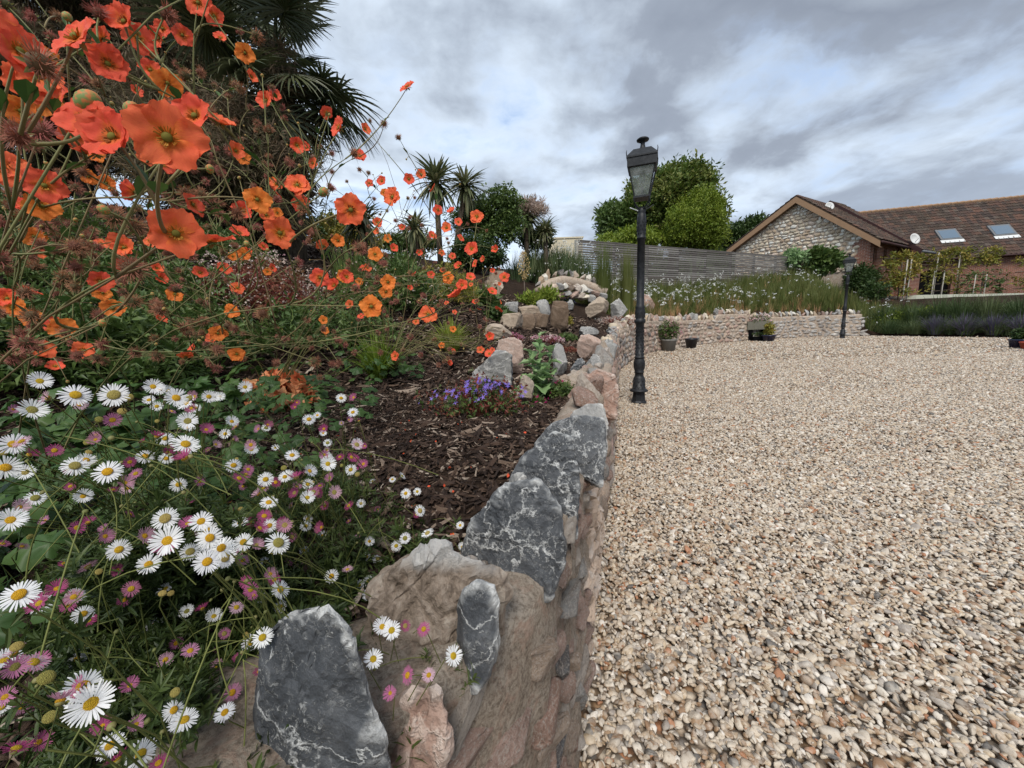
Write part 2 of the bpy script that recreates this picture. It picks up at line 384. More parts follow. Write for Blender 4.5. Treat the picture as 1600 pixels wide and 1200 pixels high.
def gravel(t):
    p = t.pos(); r = t.new('ShaderNodeSeparateColor', {0: t.voro(38, 'F1', p, 'Color')}).outputs[0]
    c = t.mix(1., t.ramp(r, PEB, 'CONSTANT'), (.87, .82, .77), 'MULTIPLY'); e = t.voro(38, 'F1', p)
    c = t.mix(t.ramp(e, [(.38, 0.), (.62, .7)]), c, (.10, .065, .04))
    return c, t.bump(t.math('MULTIPLY', t.math('SUBTRACT', 1., e), 1.), 1., .02)
M['gravel'] = mat('gravel', gravel, .8, .2)
M['soil'] = mat('soil', lambda t: t.ramp(t.noise(4, 6, .6, t.pos()), [(.3, (.02, .015, .01)), (.7, (.06, .045, .03))]), .95, .1)
M['black_paint'] = mat('black_paint', lambda t: (t.ramp(t.noise(30, 5, .6, t.obj()), [(.4, (.010, .011, .013)), (.75, (.028, .029, .032))]), t.bump(t.noise(60, 4, .6, t.obj()), .25, .003)), .5, .3)
def glassm():
    m = bpy.data.materials.new('glass'); m.use_nodes = True; t = NT(m.node_tree); t.n.clear()
    tr = t.new('ShaderNodeBsdfTransparent', {'Color': (.82, .85, .84)}); gl = t.new('ShaderNodeBsdfGlossy', {'Roughness': .03, 'Color': (.9, .92, .95)})
    df = t.new('ShaderNodeBsdfDiffuse', {'Color': (.75, .78, .76)})  # pale diffuse share painted in for the sky reflected in the lantern glass
    a = t.new('ShaderNodeMixShader', {0: t.ramp(t.noise(14, 6, .7, t.obj()), [(.4, .08), (.7, .24)])}); t.l.new(tr.outputs[0], a.inputs[1]); t.l.new(df.outputs[0], a.inputs[2])
    f = t.new('ShaderNodeFresnel', {0: 1.5}); b = t.new('ShaderNodeMixShader', {0: f.outputs[0]}); t.l.new(a.outputs[0], b.inputs[1]); t.l.new(gl.outputs[0], b.inputs[2])
    t.l.new(b.outputs[0], t.new('ShaderNodeOutputMaterial').inputs[0]); return m
M['glass'] = glassm()
M['window_glass'] = mat('window_glass', (.10, .14, .18), .06, .9)
def plain(name, c, rough=.7, spec=.3, var=.25, sc=12):
    M[name] = mat(name, lambda t: t.mix(t.math('MULTIPLY', t.noise(sc, 5, .6, t.obj()), var * 2), c, tuple(x * .4 for x in c)), rough, spec)
plain('white_plastic', (.72, .72, .70), .5); plain('black_plastic', (.012, .013, .02), .35, .5); plain('white_render', (.62, .62, .50), .9, .1, .2, 3)
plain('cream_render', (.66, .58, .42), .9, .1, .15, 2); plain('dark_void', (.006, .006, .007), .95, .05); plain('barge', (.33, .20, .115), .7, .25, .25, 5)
plain('dark_verge', (.05, .02, .018), .6); plain('lead', (.16, .165, .17), .6); plain('timber', (.22, .13, .08), .8); plain('stake', (.45, .42, .36), .85)
plain('pot_grey', (.27, .26, .235), .85, .2, .35, 9); plain('pot_blue', (.008, .010, .05), .25, .6); plain('pot_red', (.35, .07, .04), .6); plain('trough', (.20, .19, .15), .9, .15, .4, 14)
def fencem(t):
    p = t.pos(); n = t.noise(6, 5, .6, t.vmath('MULTIPLY', p, (1, 1, 14)))
    c = t.ramp(t.math('ADD', t.math('MULTIPLY', t.rand(), .55), t.math('MULTIPLY', n, .45)), [(.1, (.085, .075, .068)), (.5, (.16, .148, .138)), (.9, (.26, .245, .23))])
    return c, t.bump(n, .4, .01)
M['fence'] = mat('fence', fencem, .85, .2)
def brickm(t):
    p = t.obj(); q = t.new('ShaderNodeTexBrick', {'Vector': p, 'Color1': (.27, .085, .045), 'Color2': (.17, .055, .035), 'Mortar': (.36, .30, .25), 'Scale': 1., 'Mortar Size': .010, 'Brick Width': .225, 'Row Height': .075, 'Bias': .0})
    n = t.noise(1.6, 6, .65, p); c = t.mix(t.ramp(n, [(.35, .6), (.65, 0.)]), q.outputs[0], (.10, .05, .035))
    c = t.mix(t.ramp(t.noise(5, 5, .6, p), [(.55, 0.), (.75, .5)]), c, (.40, .26, .19))
    return c, t.bump(t.math('SUBTRACT', 1., q.outputs['Fac']), .5, .01)
M['brick'] = mat('brick', brickm, .9, .15)
def tilem(t):
    a = t.new('ShaderNodeAttribute', attribute_name='col').outputs[0]; p = t.pos()
    n = t.noise(1.1, 6, .7, p); c = t.mix(t.ramp(n, [(.4, .0), (.62, .8)]), a, (.055, .042, .032))
    c = t.mix(t.ramp(t.noise(9, 5, .7, p), [(.58, 0.), (.72, .6)]), c, (.25, .2, .13)); return c
M['roof_tile'] = mat('roof_tile', tilem, .9, .15)
# plants
M['petal_orange'] = None
def petalm(name, a, b_, tip):
    def f(t):
        p = t.obj(); s = t.new('ShaderNodeSeparateXYZ', {0: p}); y = t.math('MULTIPLY', s.outputs[1], 1.)
        c = t.mix(t.rand(), a, b_)
        c = t.mix(t.ramp(y, [(.1, .75), (.45, 0.)]), c, (.80, .26, .02))
        v = t.noise(9, 4, .6, t.vmath('MULTIPLY', p, (7, .8, 1)))
        c = t.mix(t.ramp(v, [(.38, .45), (.6, 0.)]), c, tip)
        return c, t.bump(v, .5, .0009)
    M[name] = mat(name, f, .55, .2, .28)
petalm('petal_orange', (.90, .20, .065), (.88, .155, .06), (.80, .10, .06)); petalm('petal_red', (.87, .145, .06), (.80, .105, .055), (.70, .06, .05)); petalm('petal_gold', (.92, .30, .05), (.90, .24, .045), (.82, .15, .05))
plain('geum_disc', (.20, .17, .03), .8, .2, .4, 300); M['stamen'] = mat('stamen', lambda t: t.mix(t.rand(), (.45, .22, .02), (.28, .06, .02)), .7)
M['seed'] = mat('seed', lambda t: t.mix(t.rand(), (.07, .075, .03), (.15, .05, .035)), .8)
M['seed_hair'] = mat('seed_hair', lambda t: t.mix(t.rand(), (.50, .17, .15), (.44, .23, .12)), .7, .2, .25)
M['sepal'] = leafy('sepal', [(.10, .13, .04), (.2, .2, .09)]); M['bud'] = mat('bud', lambda t: t.mix(t.ramp(t.noise(5, 3, .5, t.obj()), [(.45, 0.), (.6, 1.)]), (.16, .22, .06), (.5, .16, .05)), .6)
M['stem'] = leafy('stem', [(.065, .078, .028), (.12, .135, .055), (.13, .095, .055)], .7, .0)
M['thin_stem'] = leafy('thin_stem', [(.06, .085, .022), (.12, .15, .045)], .7, .1)
M['geum_leaf'] = leafy('geum_leaf', [(.018, .045, .012), (.03, .075, .018), (.05, .10, .025)], .5, .25)
M['flea_leaf'] = leafy('flea_leaf', [(.014, .030, .008), (.034, .062, .016), (.065, .10, .028)], .5, .25)
M['ray_white'] = mat('ray_white', lambda t: t.mix(t.rand(), (.82, .82, .80), (.74, .74, .76)), .6, .2, .3)
M['ray_pink'] = mat('ray_pink', lambda t: t.ramp(t.rand(), [(0, (.50, .24, .36)), (.4, (.38, .08, .20)), (.7, (.30, .04, .13)), (1, (.56, .38, .44))]), .6, .2, .3)
M['disc_yellow'] = mat('disc_yellow', lambda t: (t.mix(t.rand(), (.80, .42, .015), (.62, .42, .02)), t.bump(t.voro(22, 'F1', t.obj()), 1., .0012)), .7)
M['disc_dull'] = mat('disc_dull', lambda t: (t.mix(t.rand(), (.55, .40, .12), (.30, .28, .06)), t.bump(t.voro(22, 'F1', t.obj()), 1., .0012)), .7)
M['grass_green'] = leafy('grass_green', [(.03, .065, .015), (.06, .11, .028), (.10, .15, .045)], .55, .3)
M['grass_meadow'] = leafy('grass_meadow', [(.04, .07, .015), (.075, .105, .028), (.13, .15, .055)], .55, .3)
M['grass_lime'] = leafy('grass_lime', [(.07, .13, .015), (.13, .21, .03), (.2, .26, .05)], .55, .35)
M['grass_tan'] = leafy('grass_tan', [(.22, .16, .08), (.38, .29, .16), (.30, .17, .10)], .7, .3)
M['grass_dark'] = leafy('grass_dark', [(.025, .05, .018), (.045, .08, .03), (.08, .11, .05)], .6, .25)
M['leaf_dark'] = leafy('leaf_dark', [(.014, .034, .010), (.026, .056, .014), (.045, .08, .022)], .5, .2)
M['leaf_mid'] = leafy('leaf_mid', [(.028, .06, .016), (.05, .095, .024), (.085, .135, .04)], .5, .25)
M['leaf_chestnut'] = leafy('leaf_chestnut', [(.035, .07, .014), (.065, .115, .02), (.15, .17, .05)], .5, .25)
M['leaf_lime'] = leafy('leaf_lime', [(.06, .11, .012), (.11, .175, .018), (.16, .22, .03)], .5, .3)
M['leaf_yellow'] = leafy('leaf_yellow', [(.055, .09, .015), (.14, .16, .03), (.26, .22, .05)], .5, .3)
M['leaf_glauc'] = leafy('leaf_glauc', [(.10, .19, .085), (.16, .28, .13), (.22, .34, .2)], .5, .3)
M['leaf_orange'] = leafy('leaf_orange', [(.33, .07, .03), (.48, .18, .08), (.55, .32, .18)], .6, .3)
M['leaf_wine'] = leafy('leaf_wine', [(.09, .03, .025), (.17, .05, .04), (.10, .07, .03)], .6, .3)
M['palm_leaf'] = leafy('palm_leaf', [(.025, .040, .022), (.045, .066, .03), (.08, .095, .05)], .45, .12, .5)
M['cord_leaf'] = leafy('cord_leaf', [(.05, .075, .035), (.09, .12, .06), (.16, .17, .10)], .5, .2)
M['feather'] = leafy('feather', [(.06, .05, .032), (.10, .08, .056), (.065, .075, .038), (.13, .10, .075)], .8, .25)
M['dry_panicle'] = leafy('dry_panicle', [(.19, .15, .13), (.28, .24, .22), (.34, .32, .30)], .8, .3)
M['bark'] = mat('bark', lambda t: (t.ramp(t.noise(6, 7, .65, t.vmath('MULTIPLY', t.obj(), (4, 4, 1))), [(.3, (.04, .03, .022)), (.7, (.15, .12, .09))]), t.bump(t.noise(9, 6, .7, t.vmath('MULTIPLY', t.obj(), (5, 5, 1))), 1., .03)), .95, .1)
for nm, c1, c2 in [('fl_white', (.80, .80, .76), (.7, .7, .66)), ('fl_pink', (.68, .42, .45), (.72, .6, .56)), ('fl_rose', (.36, .10, .17), (.56, .3, .38)), ('fl_blue', (.28, .20, .70), (.38, .28, .78)), ('fl_lav', (.085, .075, .12), (.13, .115, .15)), ('fl_yellow', (.68, .50, .20), (.7, .58, .34)), ('fl_magenta', (.5, .02, .2), (.35, .01, .1)), ('fl_pale', (.55, .42, .36), (.70, .58, .50))]:
    M[nm] = mat(nm, (lambda a, b: (lambda t: t.mix(t.rand(), a, b)))(c1, c2), .65, .2, .3)

# ------------------------------------------------------------------ small meshes
def leaf_geo(L=1., W=.28, bend=.2, fold=.12, seg=3, lobes=0):
    """one leaf along +Y, folded on its midrib"""
    V = []; F = []
    for i in range(seg + 1):
        t = i / seg; w_ = W * math.sin(PI * min(1, t * .94 + .05)) ** .8 * .5 if i < seg else .0
        if lobes and 0 < i < seg: w_ *= 1 + .45 * (i % 2)
        z = -bend * t * t * L
        V += [(-w_, t * L, z + fold * w_ * 2), (0, t * L, z), (w_, t * L, z + fold * w_ * 2)]
    for i in range(seg):
        a = i * 3; F += [(a, a + 1, a + 4, a + 3), (a + 1, a + 2, a + 5, a + 4)]
    return np.array(V), F
def place(V, loc, rot, s=1.):
    m = Euler(rot).to_matrix(); m = np.array(m); return (np.asarray(V) * s) @ m.T + np.array(loc)
def cluster(n, L, W, rad, mtl, seed, bend=.25, up=.3, flat=1., name='leaf_cluster', seg=2):
    r = np.random.default_rng(seed); mb = MB()
    for k in range(n):
        d = r.normal(size=3); d /= np.linalg.norm(d); d[2] = d[2] * flat + up
        loc = d * rad * r.uniform(.2, 1); v, f = leaf_geo(L * r.uniform(.7, 1.2), W, bend, .15, seg)
        q = Vector(d + r.normal(0, .45, 3)).to_track_quat('Y', 'Z') @ Euler((0, r.uniform(-1, 1), 0)).to_quaternion()
        mb.add(place(v, loc, q.to_euler()), f)
    return mb.mesh(mtl, False, name)
def tuftmesh(n, h, wd, spread, mtl, seed, lean=.5, seg=3, base=.1, name='tuft'):
    r = np.random.default_rng(seed); mb = MB()
    for k in range(n):
        a = r.uniform(0, 2 * PI); l = h * r.uniform(.55, 1.1); ln = abs(r.normal(0, lean)); br = base * math.sqrt(r.uniform())
        V = []; b0 = r.uniform(0, 2 * PI); sx, sy = math.cos(a + PI / 2 + r.normal(0, .5)), math.sin(a + PI / 2)
        for i in range(seg + 1):
            t = i / seg; rr = br + spread * t ** 1.7 * ln * l; z = l * (t - .35 * ln * t ** 2.4); w_ = wd * (1 - t ** 2) * .5 + wd * .04
            cx, cy = rr * math.cos(a), rr * math.sin(a)
            V += [(cx - sx * w_, cy - sy * w_, z), (cx + sx * w_, cy + sy * w_, z)]
        mb.add(V, [(2 * i, 2 * i + 1, 2 * i + 3, 2 * i + 2) for i in range(seg)])
    return mb.mesh(mtl, False, name)
def dots(n, rad, size, mtl, seed, name='flower_dots', flat=.6, petals=5):
    """little five-petalled flowers spread through a flattened ball"""
    r = np.random.default_rng(seed); mb = MB()
    for k in range(n):
        d = r.normal(size=3); d /= np.linalg.norm(d); d[2] = abs(d[2]) * flat; loc = d * rad * r.uniform(.5, 1)
        rot = (r.normal(0, .6), r.normal(0, .6), r.uniform(0, 6)); V = [(0, 0, -.12 * size)]; F = []
        for i in range(petals * 2):
            a = PI * i / petals; q = size * (.5 if i % 2 == 0 else .26); V.append((q * math.cos(a), q * math.sin(a), 0))
        F = [(0, 1 + i, 1 + (i + 1) % (petals * 2)) for i in range(petals * 2)]
        mb.add(place(V, loc, rot), F)
    return mb.mesh(mtl, False, name)

# ================================================================== THE SETTING
# far field so that the ground reaches the horizon
V = [(-500, -200, -.6), (600, -200, -.6), (600, 900, -.6), (-500, 900, -.6)]
tag(ob('field', mk(V, [(0, 1, 2, 3)], leafy('field_green', [(.03, .05, .015), (.06, .09, .03)]))), kind='structure')
# gravel yard sheet
gx = np.concatenate([np.arange(-4, 6, .25), np.arange(6, 40, 1.)]); gy = np.concatenate([np.arange(-3, 10, .25), np.arange(10, 34, 1.)])
X, Y = np.meshgrid(gx, gy); Z = zyard(X, Y) - .006
def gridF(ny, nx):
    i = np.arange(ny - 1)[:, None] * nx + np.arange(nx - 1)[None]; i = i.ravel()
    return np.stack([i, i + 1, i + nx + 1, i + nx], 1).astype(np.int32)
tag(ob('gravel_yard', mk(np.stack([X, Y, Z], -1), gridF(*X.shape), M['gravel'], 'gravel_yard', True)), kind='structure')
# planted bank
gx = np.concatenate([np.arange(-16, -3, .5), np.arange(-3, 2.6, .05), np.arange(2.6, 18, .2), np.arange(18, 46, 1.)]); gy = np.concatenate([np.arange(-1.5, 2.5, .05), np.arange(2.5, 8, .1), np.arange(8, 22, .25), np.arange(22, 60, 1.)])
X, Y = np.meshgrid(gx, gy); Z, D = zbed(X, Y)
Z = Z + .012 * wnoise(np.stack([X.ravel(), Y.ravel(), 0 * X.ravel()], 1), 26, 5).reshape(X.shape)
CUT = np.where(Y < 2.5, .075, np.where(Y < 8, .15, .3)); Z = np.where(D > CUT, Z, -.3)
tag(ob('planting_bank', mk(np.stack([X, Y, Z], -1), gridF(*X.shape), M['mulch'], 'planting_bank', True)), kind='structure')

# loose gravel
def pebmesh(seed, sub):
    V, F = rockV(seed, sub, 8, .02, .5, .85); r = np.random.default_rng(seed)
    V = V * np.array([.5, .5 * r.uniform(.55, .95), .5 * r.uniform(.3, .5)]); return mk(V, F, M['pebble'], 'pebble', False)
pebs = [pebmesh(300 + i, 2 if i < 5 else 1) for i in range(9)]
def scatter_gravel(y0, y1, dens, size, lo, idx, jig=.5):
    x0, x1 = -1.2, y1 * 1.5 + .8
    n = int((x1 - x0) * (y1 - y0) * dens); x = rng.uniform(x0, x1, n); y = rng.uniform(y0, y1, n)
    d, s = path_near(x, y); keep = (d < .01) & (x < np.maximum(y, .4) * 1.42 + .6) & (s < CUM[18] + 9); x, y = x[keep], y[keep]
    n = len(x); sc = size * np.exp(rng.normal(0, .32, n)); z = zyard(x, y) + lo + rng.uniform(0, size * .35, n) + .007 * lumps(x, y, 3, 1)
    return np.stack([x, y, z], 1), np.stack([rng.normal(0, .5, n), rng.normal(0, .5, n), rng.uniform(0, 6.3, n)], 1), sc, rng.integers(idx[0], idx[1], n)
sets = [scatter_gravel(-.1, 2.6, 8200, .0185, .003, (0, 5)), scatter_gravel(2.6, 5.0, 5200, .0225, .003, (5, 9)), scatter_gravel(5.0, 8.5, 2300, .028, .002, (5, 9)), scatter_gravel(8.5, 15.5, 450, .042, .001, (5, 9))]
g = instances('loose_gravel', *[np.concatenate([q[i] for q in sets]) for i in range(3)], pebs, idx=np.concatenate([q[3] for q in sets]))
# bark mulch
def chipmesh(seed):
    r = np.random.default_rng(seed); n = 5; V = []
    for i in range(n):
        t = i / (n - 1) - .5; w_ = .12 * (1 - abs(t) * r.uniform(.2, 1.2)) * r.uniform(.7, 1.2); z = .25 * t * t * r.uniform(-1, 1)
        V += [(t, -w_ + r.normal(0, .03), z), (t, w_ + r.normal(0, .03), z + r.normal(0, .03)), (t, r.normal(0, .03), z + .09)]
    F = []
    for i in range(n - 1):
        a = i * 3; F += [(a, a + 3, a + 4, a + 1), (a, a + 2, a + 5, a + 3), (a + 2, a + 1, a + 4, a + 5)]
    F += [(0, 1, 2), ((n - 1) * 3, (n - 1) * 3 + 2, (n - 1) * 3 + 1)]
    return mk(V, F, M['chip'], 'bark_chip')
chips = [chipmesh(i) for i in range(7)]
def scat_bed(x0, x1, y0, y1, n, dmin=.085, dmax=9., smax=99):
    x = rng.uniform(x0, x1, n); y = rng.uniform(y0, y1, n); z, d = zbed(x, y); s = path_near(x, y)[1]
    k = (d > dmin) & (d < dmax) & (s < smax); return x[k], y[k], z[k]
P_, S_ = [], []
for (a, b, c, d, n, sz) in [(-2.2, 1.0, .1, 2.2, 42000, .024), (-4, 1.4, 2.2, 5, 26000, .045), (-6, 3, 5, 9, 12000, .07)]:
    x, y, z = scat_bed(a, b, c, d, n); P_.append(np.stack([x, y, z + rng.uniform(0, .018, len(x))], 1)); S_.append(sz * np.exp(rng.normal(0, .45, len(x))))
P_ = np.concatenate(P_); S_ = np.concatenate(S_)
tag(instances('bark_mulch', P_, np.stack([rng.normal(0, .35, len(P_)), rng.normal(0, .35, len(P_)), rng.uniform(0, 6.3, len(P_))], 1), S_, chips))

# wooded hill behind the buildings
gx = np.linspace(-60, 260, 60); gy = np.linspace(120, 300, 30); X, Y = np.meshgrid(gx, gy)
Zh = -2 + 41 * np.exp(-((X - 128) / 75) ** 2 - ((Y - 210) / 60) ** 2) + 20 * np.exp(-((X - 30) / 40) ** 2 - ((Y - 230) / 50) ** 2) * .5
tag(ob('hill', mk(np.stack([X, Y, Zh], -1), gridF(*X.shape), M['leaf_dark'], 'hill', True)), kind='structure')
cl_hill = [cluster(26, 1.6, 1.1, 2.6, M['leaf_dark'], 40 + i, up=.4) for i in range(4)]
i_ = rng.integers(0, X.size, 2600); hp = np.stack([X.ravel()[i_] + rng.normal(0, 4, 2600), Y.ravel()[i_] + rng.normal(0, 4, 2600), Zh.ravel()[i_] + rng.uniform(0, 3.5, 2600)], 1); hp = hp[hp[:, 1] < 225]
tag(instances('hillside_woods', hp, eul(len(hp)), rng.uniform(.8, 1.9, len(hp)), cl_hill))

# ================================================================== WALLS
def wall_core(name_parent, s0, s1, ds, topf, thick, parent):
    S = np.arange(s0, s1 + 1e-6, ds); rows = []; prof = []
    zs = np.linspace(0, 1, 24); m = 0
    for s in S:
        p, t, n = path(s); zt_ = topf(s); zb_ = float(zyard(p[0], p[1])) - .1; ring = []
        for q in zs: ring.append((0. - .012, zb_ + (zt_ - zb_) * q))
        for q in (.2, .5, .8): ring.append((-thick * q, zt_ + .012))
        for q in (1, .6, .2): ring.append((-thick, zb_ + (zt_ - zb_) * q))
        rows.append([(p[0] + n[0] * o, p[1] + n[1] * o, z) for o, z in ring]); m = len(ring)
    V = np.array(rows).reshape(-1, 3); k = len(S)
    V = V + (wnoise(V, 22, 3) * .016 + wnoise(V, 60, 4) * .012 + wnoise(V, 140, 8) * .006)[:, None] * rng.normal(1, .1, (len(V), 1)) * np.array([.8, -.4, .5])
    F = [(i * m + j, i * m + (j + 1) % m, (i + 1) * m + (j + 1) % m, (i + 1) * m + j) for i in range(k - 1) for j in range(m)]
    F += [tuple(range(m)), tuple((k - 1) * m + j for j in range(m))[::-1]]
    return ob('mortar_core', mk(V, F, M['mortar'], 'core', True), parent)
def low_rock(seed, sub=1, mtl='rubble', planes=8):
    V, F = rockV(seed, sub, planes, .05, .45 if sub < 4 else .32, .85 if sub < 4 else .75)
    if sub > 3: V = V * (1 + .06 * wnoise(V, 16, seed + 3) + .04 * wnoise(V, 38, seed + 4))[:, None]
    return mk(V, F, M[mtl], 'rubble_stone', False)
rub0p_ = [low_rock(580 + i, 2, 'rubble_pale') for i in range(5)]
rub1 = [low_rock(500 + i, 2) for i in range(10)]; rub3 = [low_rock(540 + i, 4, 'rubble', 16) for i in range(10)]; rub0 = [low_rock(520 + i, 1) for i in range(8)]
def jag(seed, mtl):
    V, F = rockV(seed, 3, 15, .10, .30, .72); V = V * (1 + .04 * np.random.default_rng(seed).normal(size=(len(V), 1))); return mk(V, F, M[mtl], 'coping', False)
COPM = [jag(620 + i, ['rubble', 'rubble', 'rubble_pale', 'grey_stone'][i % 4]) for i in range(16)]
def face_stones(parent, s0, s1, topf, w_, h_, meshes, proud=.03, limit=290, shear=.35):
    """irregular courses of stones bedded in the yard face"""
    items = []; z = .02
    for row in range(40):
        hh = h_ * random.uniform(.75, 1.3); s = s0 + random.uniform(0, w_)
        while s < s1:
            ww = w_ * random.uniform(.55, 1.6); p, t, n = path(s + ww / 2); zz = z + float(zyard(p[0], p[1])) + random.uniform(-.25, .25) * hh
            if zz + hh * .95 < topf(s):
                items.append((s + ww / 2, zz + hh / 2, ww, hh * random.uniform(.8, 1.25)))
            s += ww * random.uniform(.98, 1.12)
        z += hh
        if z > 1.4: break
    items.sort(key=lambda q: q[0]); extra = MB()
    for i, (s, zc, ww, hh) in enumerate(items):
        p, t, n = path(s); yaw = math.atan2(t[1], t[0]); pr = proud * random.uniform(.5, 1.3)
        dims = (ww * .53, pr + .02, hh * .54); loc = (p[0] - n[0] * .02, p[1] - n[1] * .02, zc); rot = (random.uniform(-.1, .1), random.gauss(0, shear), yaw + random.uniform(-.08, .08))
        me = random.choice(meshes)
        if i < limit: ob('stone', me, parent, loc, rot, dims)
        else:
            V = np.array([v.co[:] for v in me.vertices]) * np.array(dims); extra.add(place(V, loc, rot), [tuple(f.vertices) for f in me.polygons])
    if extra.n: tag(ob('stonework', extra.mesh(M['rubble']), parent), kind='stuff')
def topnear(s): return float(np.interp(s, CUM, PA[:, 2])) + .02
def cop(parent, s, ztop, w_, h_, t_, meshes, lean=.15, back=.1, name='coping_stone'):
    p, t, n = path(s); yaw = math.atan2(t[1], t[0])
    return ob(name, random.choice(meshes), parent, (p[0] - n[0] * back, p[1] - n[1] * back, ztop), (random.gauss(0, lean * .6), random.gauss(0, lean), yaw + random.gauss(0, .15)), (w_, t_, h_))
s_a, s_b = S0 + .25, CUM[11] + .2
wallA = thing('garden_wall', 'low rubble stone retaining wall in the foreground edged with jagged upright stones', 'wall', (0, .4, 0))
wallA.location = (0, 0, 0)
wall_core('a', s_a - .6, s_b, .02, topnear, .165, wallA)
s_c = CUM[6]
face_stones(wallA, s_a, s_c + 1.2, topnear, .10, .06, rub3, .010, 130, .28)
face_stones(wallA, s_c + 1.2, s_b, topnear, .20, .10, rub1, .03, 190, .5)

def hull_rock(front, dvec, back=.75, cuts=4, mtl='slate', amp=.004, seed=0, shift=(0, 0, 0)):
    """a rock from the outline of its front face: convex, with thickness, roughened"""
    fr = [Vector(at(*p)) for p in front]; c = sum(fr, Vector()) / len(fr); d = Vector(dvec)
    pts = fr + [c + (p - c) * back + d for p in fr] + [c - d * .12]
    bm = bmesh.new(); [bm.verts.new(p - c) for p in pts]
    r = bmesh.ops.convex_hull(bm, input=bm.verts)
    bmesh.ops.delete(bm, geom=[e for e in set(r['geom_interior']) | set(r['geom_unused']) if isinstance(e, bmesh.types.BMVert)], context='VERTS')
    bmesh.ops.bevel(bm, geom=list(bm.edges), offset=.003, segments=1, affect='EDGES')
    bmesh.ops.triangulate(bm, faces=bm.faces); bmesh.ops.remove_doubles(bm, verts=bm.verts, dist=.0008)
    for _ in range(cuts):
        es = [e for e in bm.edges if e.calc_length() > .008]
        if not es: break
        bmesh.ops.subdivide_edges(bm, edges=es, cuts=1); bmesh.ops.triangulate(bm, faces=bm.faces)
    bmesh.ops.recalc_face_normals(bm, faces=bm.faces); bm.normal_update()
    V = np.array([v.co[:] for v in bm.verts]); Nn = np.array([v.normal[:] for v in bm.verts])
    rd = np.random.default_rng(seed); dn = np.zeros(len(V))
    for k in range(5):   # chipped terraces
        n = rd.normal(size=3); n /= np.linalg.norm(n); dn += np.floor((V @ n + .012 * wnoise(V, 70, seed + k)) / .022) % 2 * .35
    dn = dn + wnoise(V, 45, seed) * 1.2 + wnoise(V, 130, seed + 1) * .7 + wnoise(V, 320, seed + 2) * .35
    V = V + Nn * (dn * amp)[:, None]
    F = [tuple(v.index for v in f.verts) for f in bm.faces]; bm.free()
    return mk(V, F, M[mtl], 'coping', False), c
def hero(front, dvec, mtl, label=None, **k):
    fx, fy = sum(p[0] for p in front) / len(front), sum(p[1] for p in front) / len(front); rv = ray(fx, fy).normalized()
    me, c = hull_rock(front, rv * k.pop('th', .085) + Vector((-.012, 0, -.015)), mtl=mtl, back=.9, **k); o = ob('coping_stone', me, wallA, c)
    if label: o['label'] = label
    return o
hero([(412, 985, .345), (455, 958, .335), (510, 944, .32), (548, 985, .315), (592, 1130, .315), (622, 1250, .32), (420, 1300, .33), (405, 1100, .34)], (-.01, .13, -.03), 'slate', 'dark slate slab laced with white veins at the bottom of the photo', seed=1, amp=.003)
hero([(588, 915, .47), (636, 872, .46), (690, 858, .455), (745, 878, .45), (784, 908, .45), (776, 1010, .45), (745, 1090, .45), (650, 1050, .44), (585, 980, .45)], (-.06, .10, -.05), 'crust', 'brown crusted stone with a pale top behind the front slate slab', seed=2, amp=.010, cuts=6)
hero([(722, 925, .425), (740, 905, .42), (777, 915, .415), (779, 1010, .41), (765, 1060, .405), (742, 1088, .40), (728, 1010, .41)], 0, 'slate', 'thin grey slate sliver set on edge in the wall', seed=12, amp=.002, th=.03)
hero([(606, 1115, .375), (640, 1078, .37), (688, 1068, .365), (700, 1120, .36), (690, 1200, .36), (640, 1240, .365), (612, 1180, .37)], 0, 'pink_stone', 'pink and white streaked stone low in the wall front', seed=13, amp=.006, th=.05)
hero([(715, 895, .60), (732, 822, .58), (788, 756, .56), (842, 748, .56), (880, 795, .55), (882, 880, .55), (860, 940, .54), (800, 908, .55), (735, 900, .58)], (-.07, .10, -.05), 'slate', 'broad dark slate block', seed=3)
hero([(795, 752, .78), (825, 706, .77), (866, 673, .76), (895, 684, .75), (906, 750, .74), (900, 842, .73), (862, 805, .74), (808, 775, .77)], (-.06, .12, -.03), 'slate', 'tall pointed slate slab split by a white vein', seed=4)
hero([(835, 694, .98), (862, 662, .96), (905, 648, .95), (943, 654, .94), (948, 700, .92), (940, 760, .90), (905, 738, .92), (860, 712, .95)], (-.08, .13, -.03), 'slate', seed=5)
hero([(886, 668, 1.22), (898, 642, 1.2), (920, 630, 1.18), (940, 632, 1.16), (950, 665, 1.14), (946, 705, 1.12), (905, 690, 1.18)], (-.06, .12, -.02), 'grey_stone', seed=6)
hero([(795, 760, .72), (806, 738, .72), (820, 742, .70), (822, 775, .69), (800, 778, .70)], (-.03, .06, -.02), 'grey_stone', seed=7, amp=.003)
for i, s in enumerate(np.arange(CUM[7] + .75, CUM[9] - .75, .12)):
    cop(wallA, s, topnear(s) + .03, random.uniform(.055, .085), random.uniform(.06, .10), random.uniform(.05, .07), [random.choice(rub3)], .2, .07)
hero([(889, 618, 1.95), (905, 598, 1.92), (935, 577, 1.9), (958, 585, 1.86), (966, 605, 1.84), (962, 655, 1.82), (925, 650, 1.86), (893, 632, 1.92)], (-.12, .22, -.02), 'pink_stone', 'big rounded pink boulder on the wall head', seed=8, amp=.006, cuts=5)
for i, s in enumerate(np.arange(CUM[9] + .2, s_b, .15)):
    cop(wallA, s, topnear(s) + .05, random.uniform(.055, .085), random.uniform(.085, .13), random.uniform(.07, .11), [random.choice(COPM)], .2, .07)

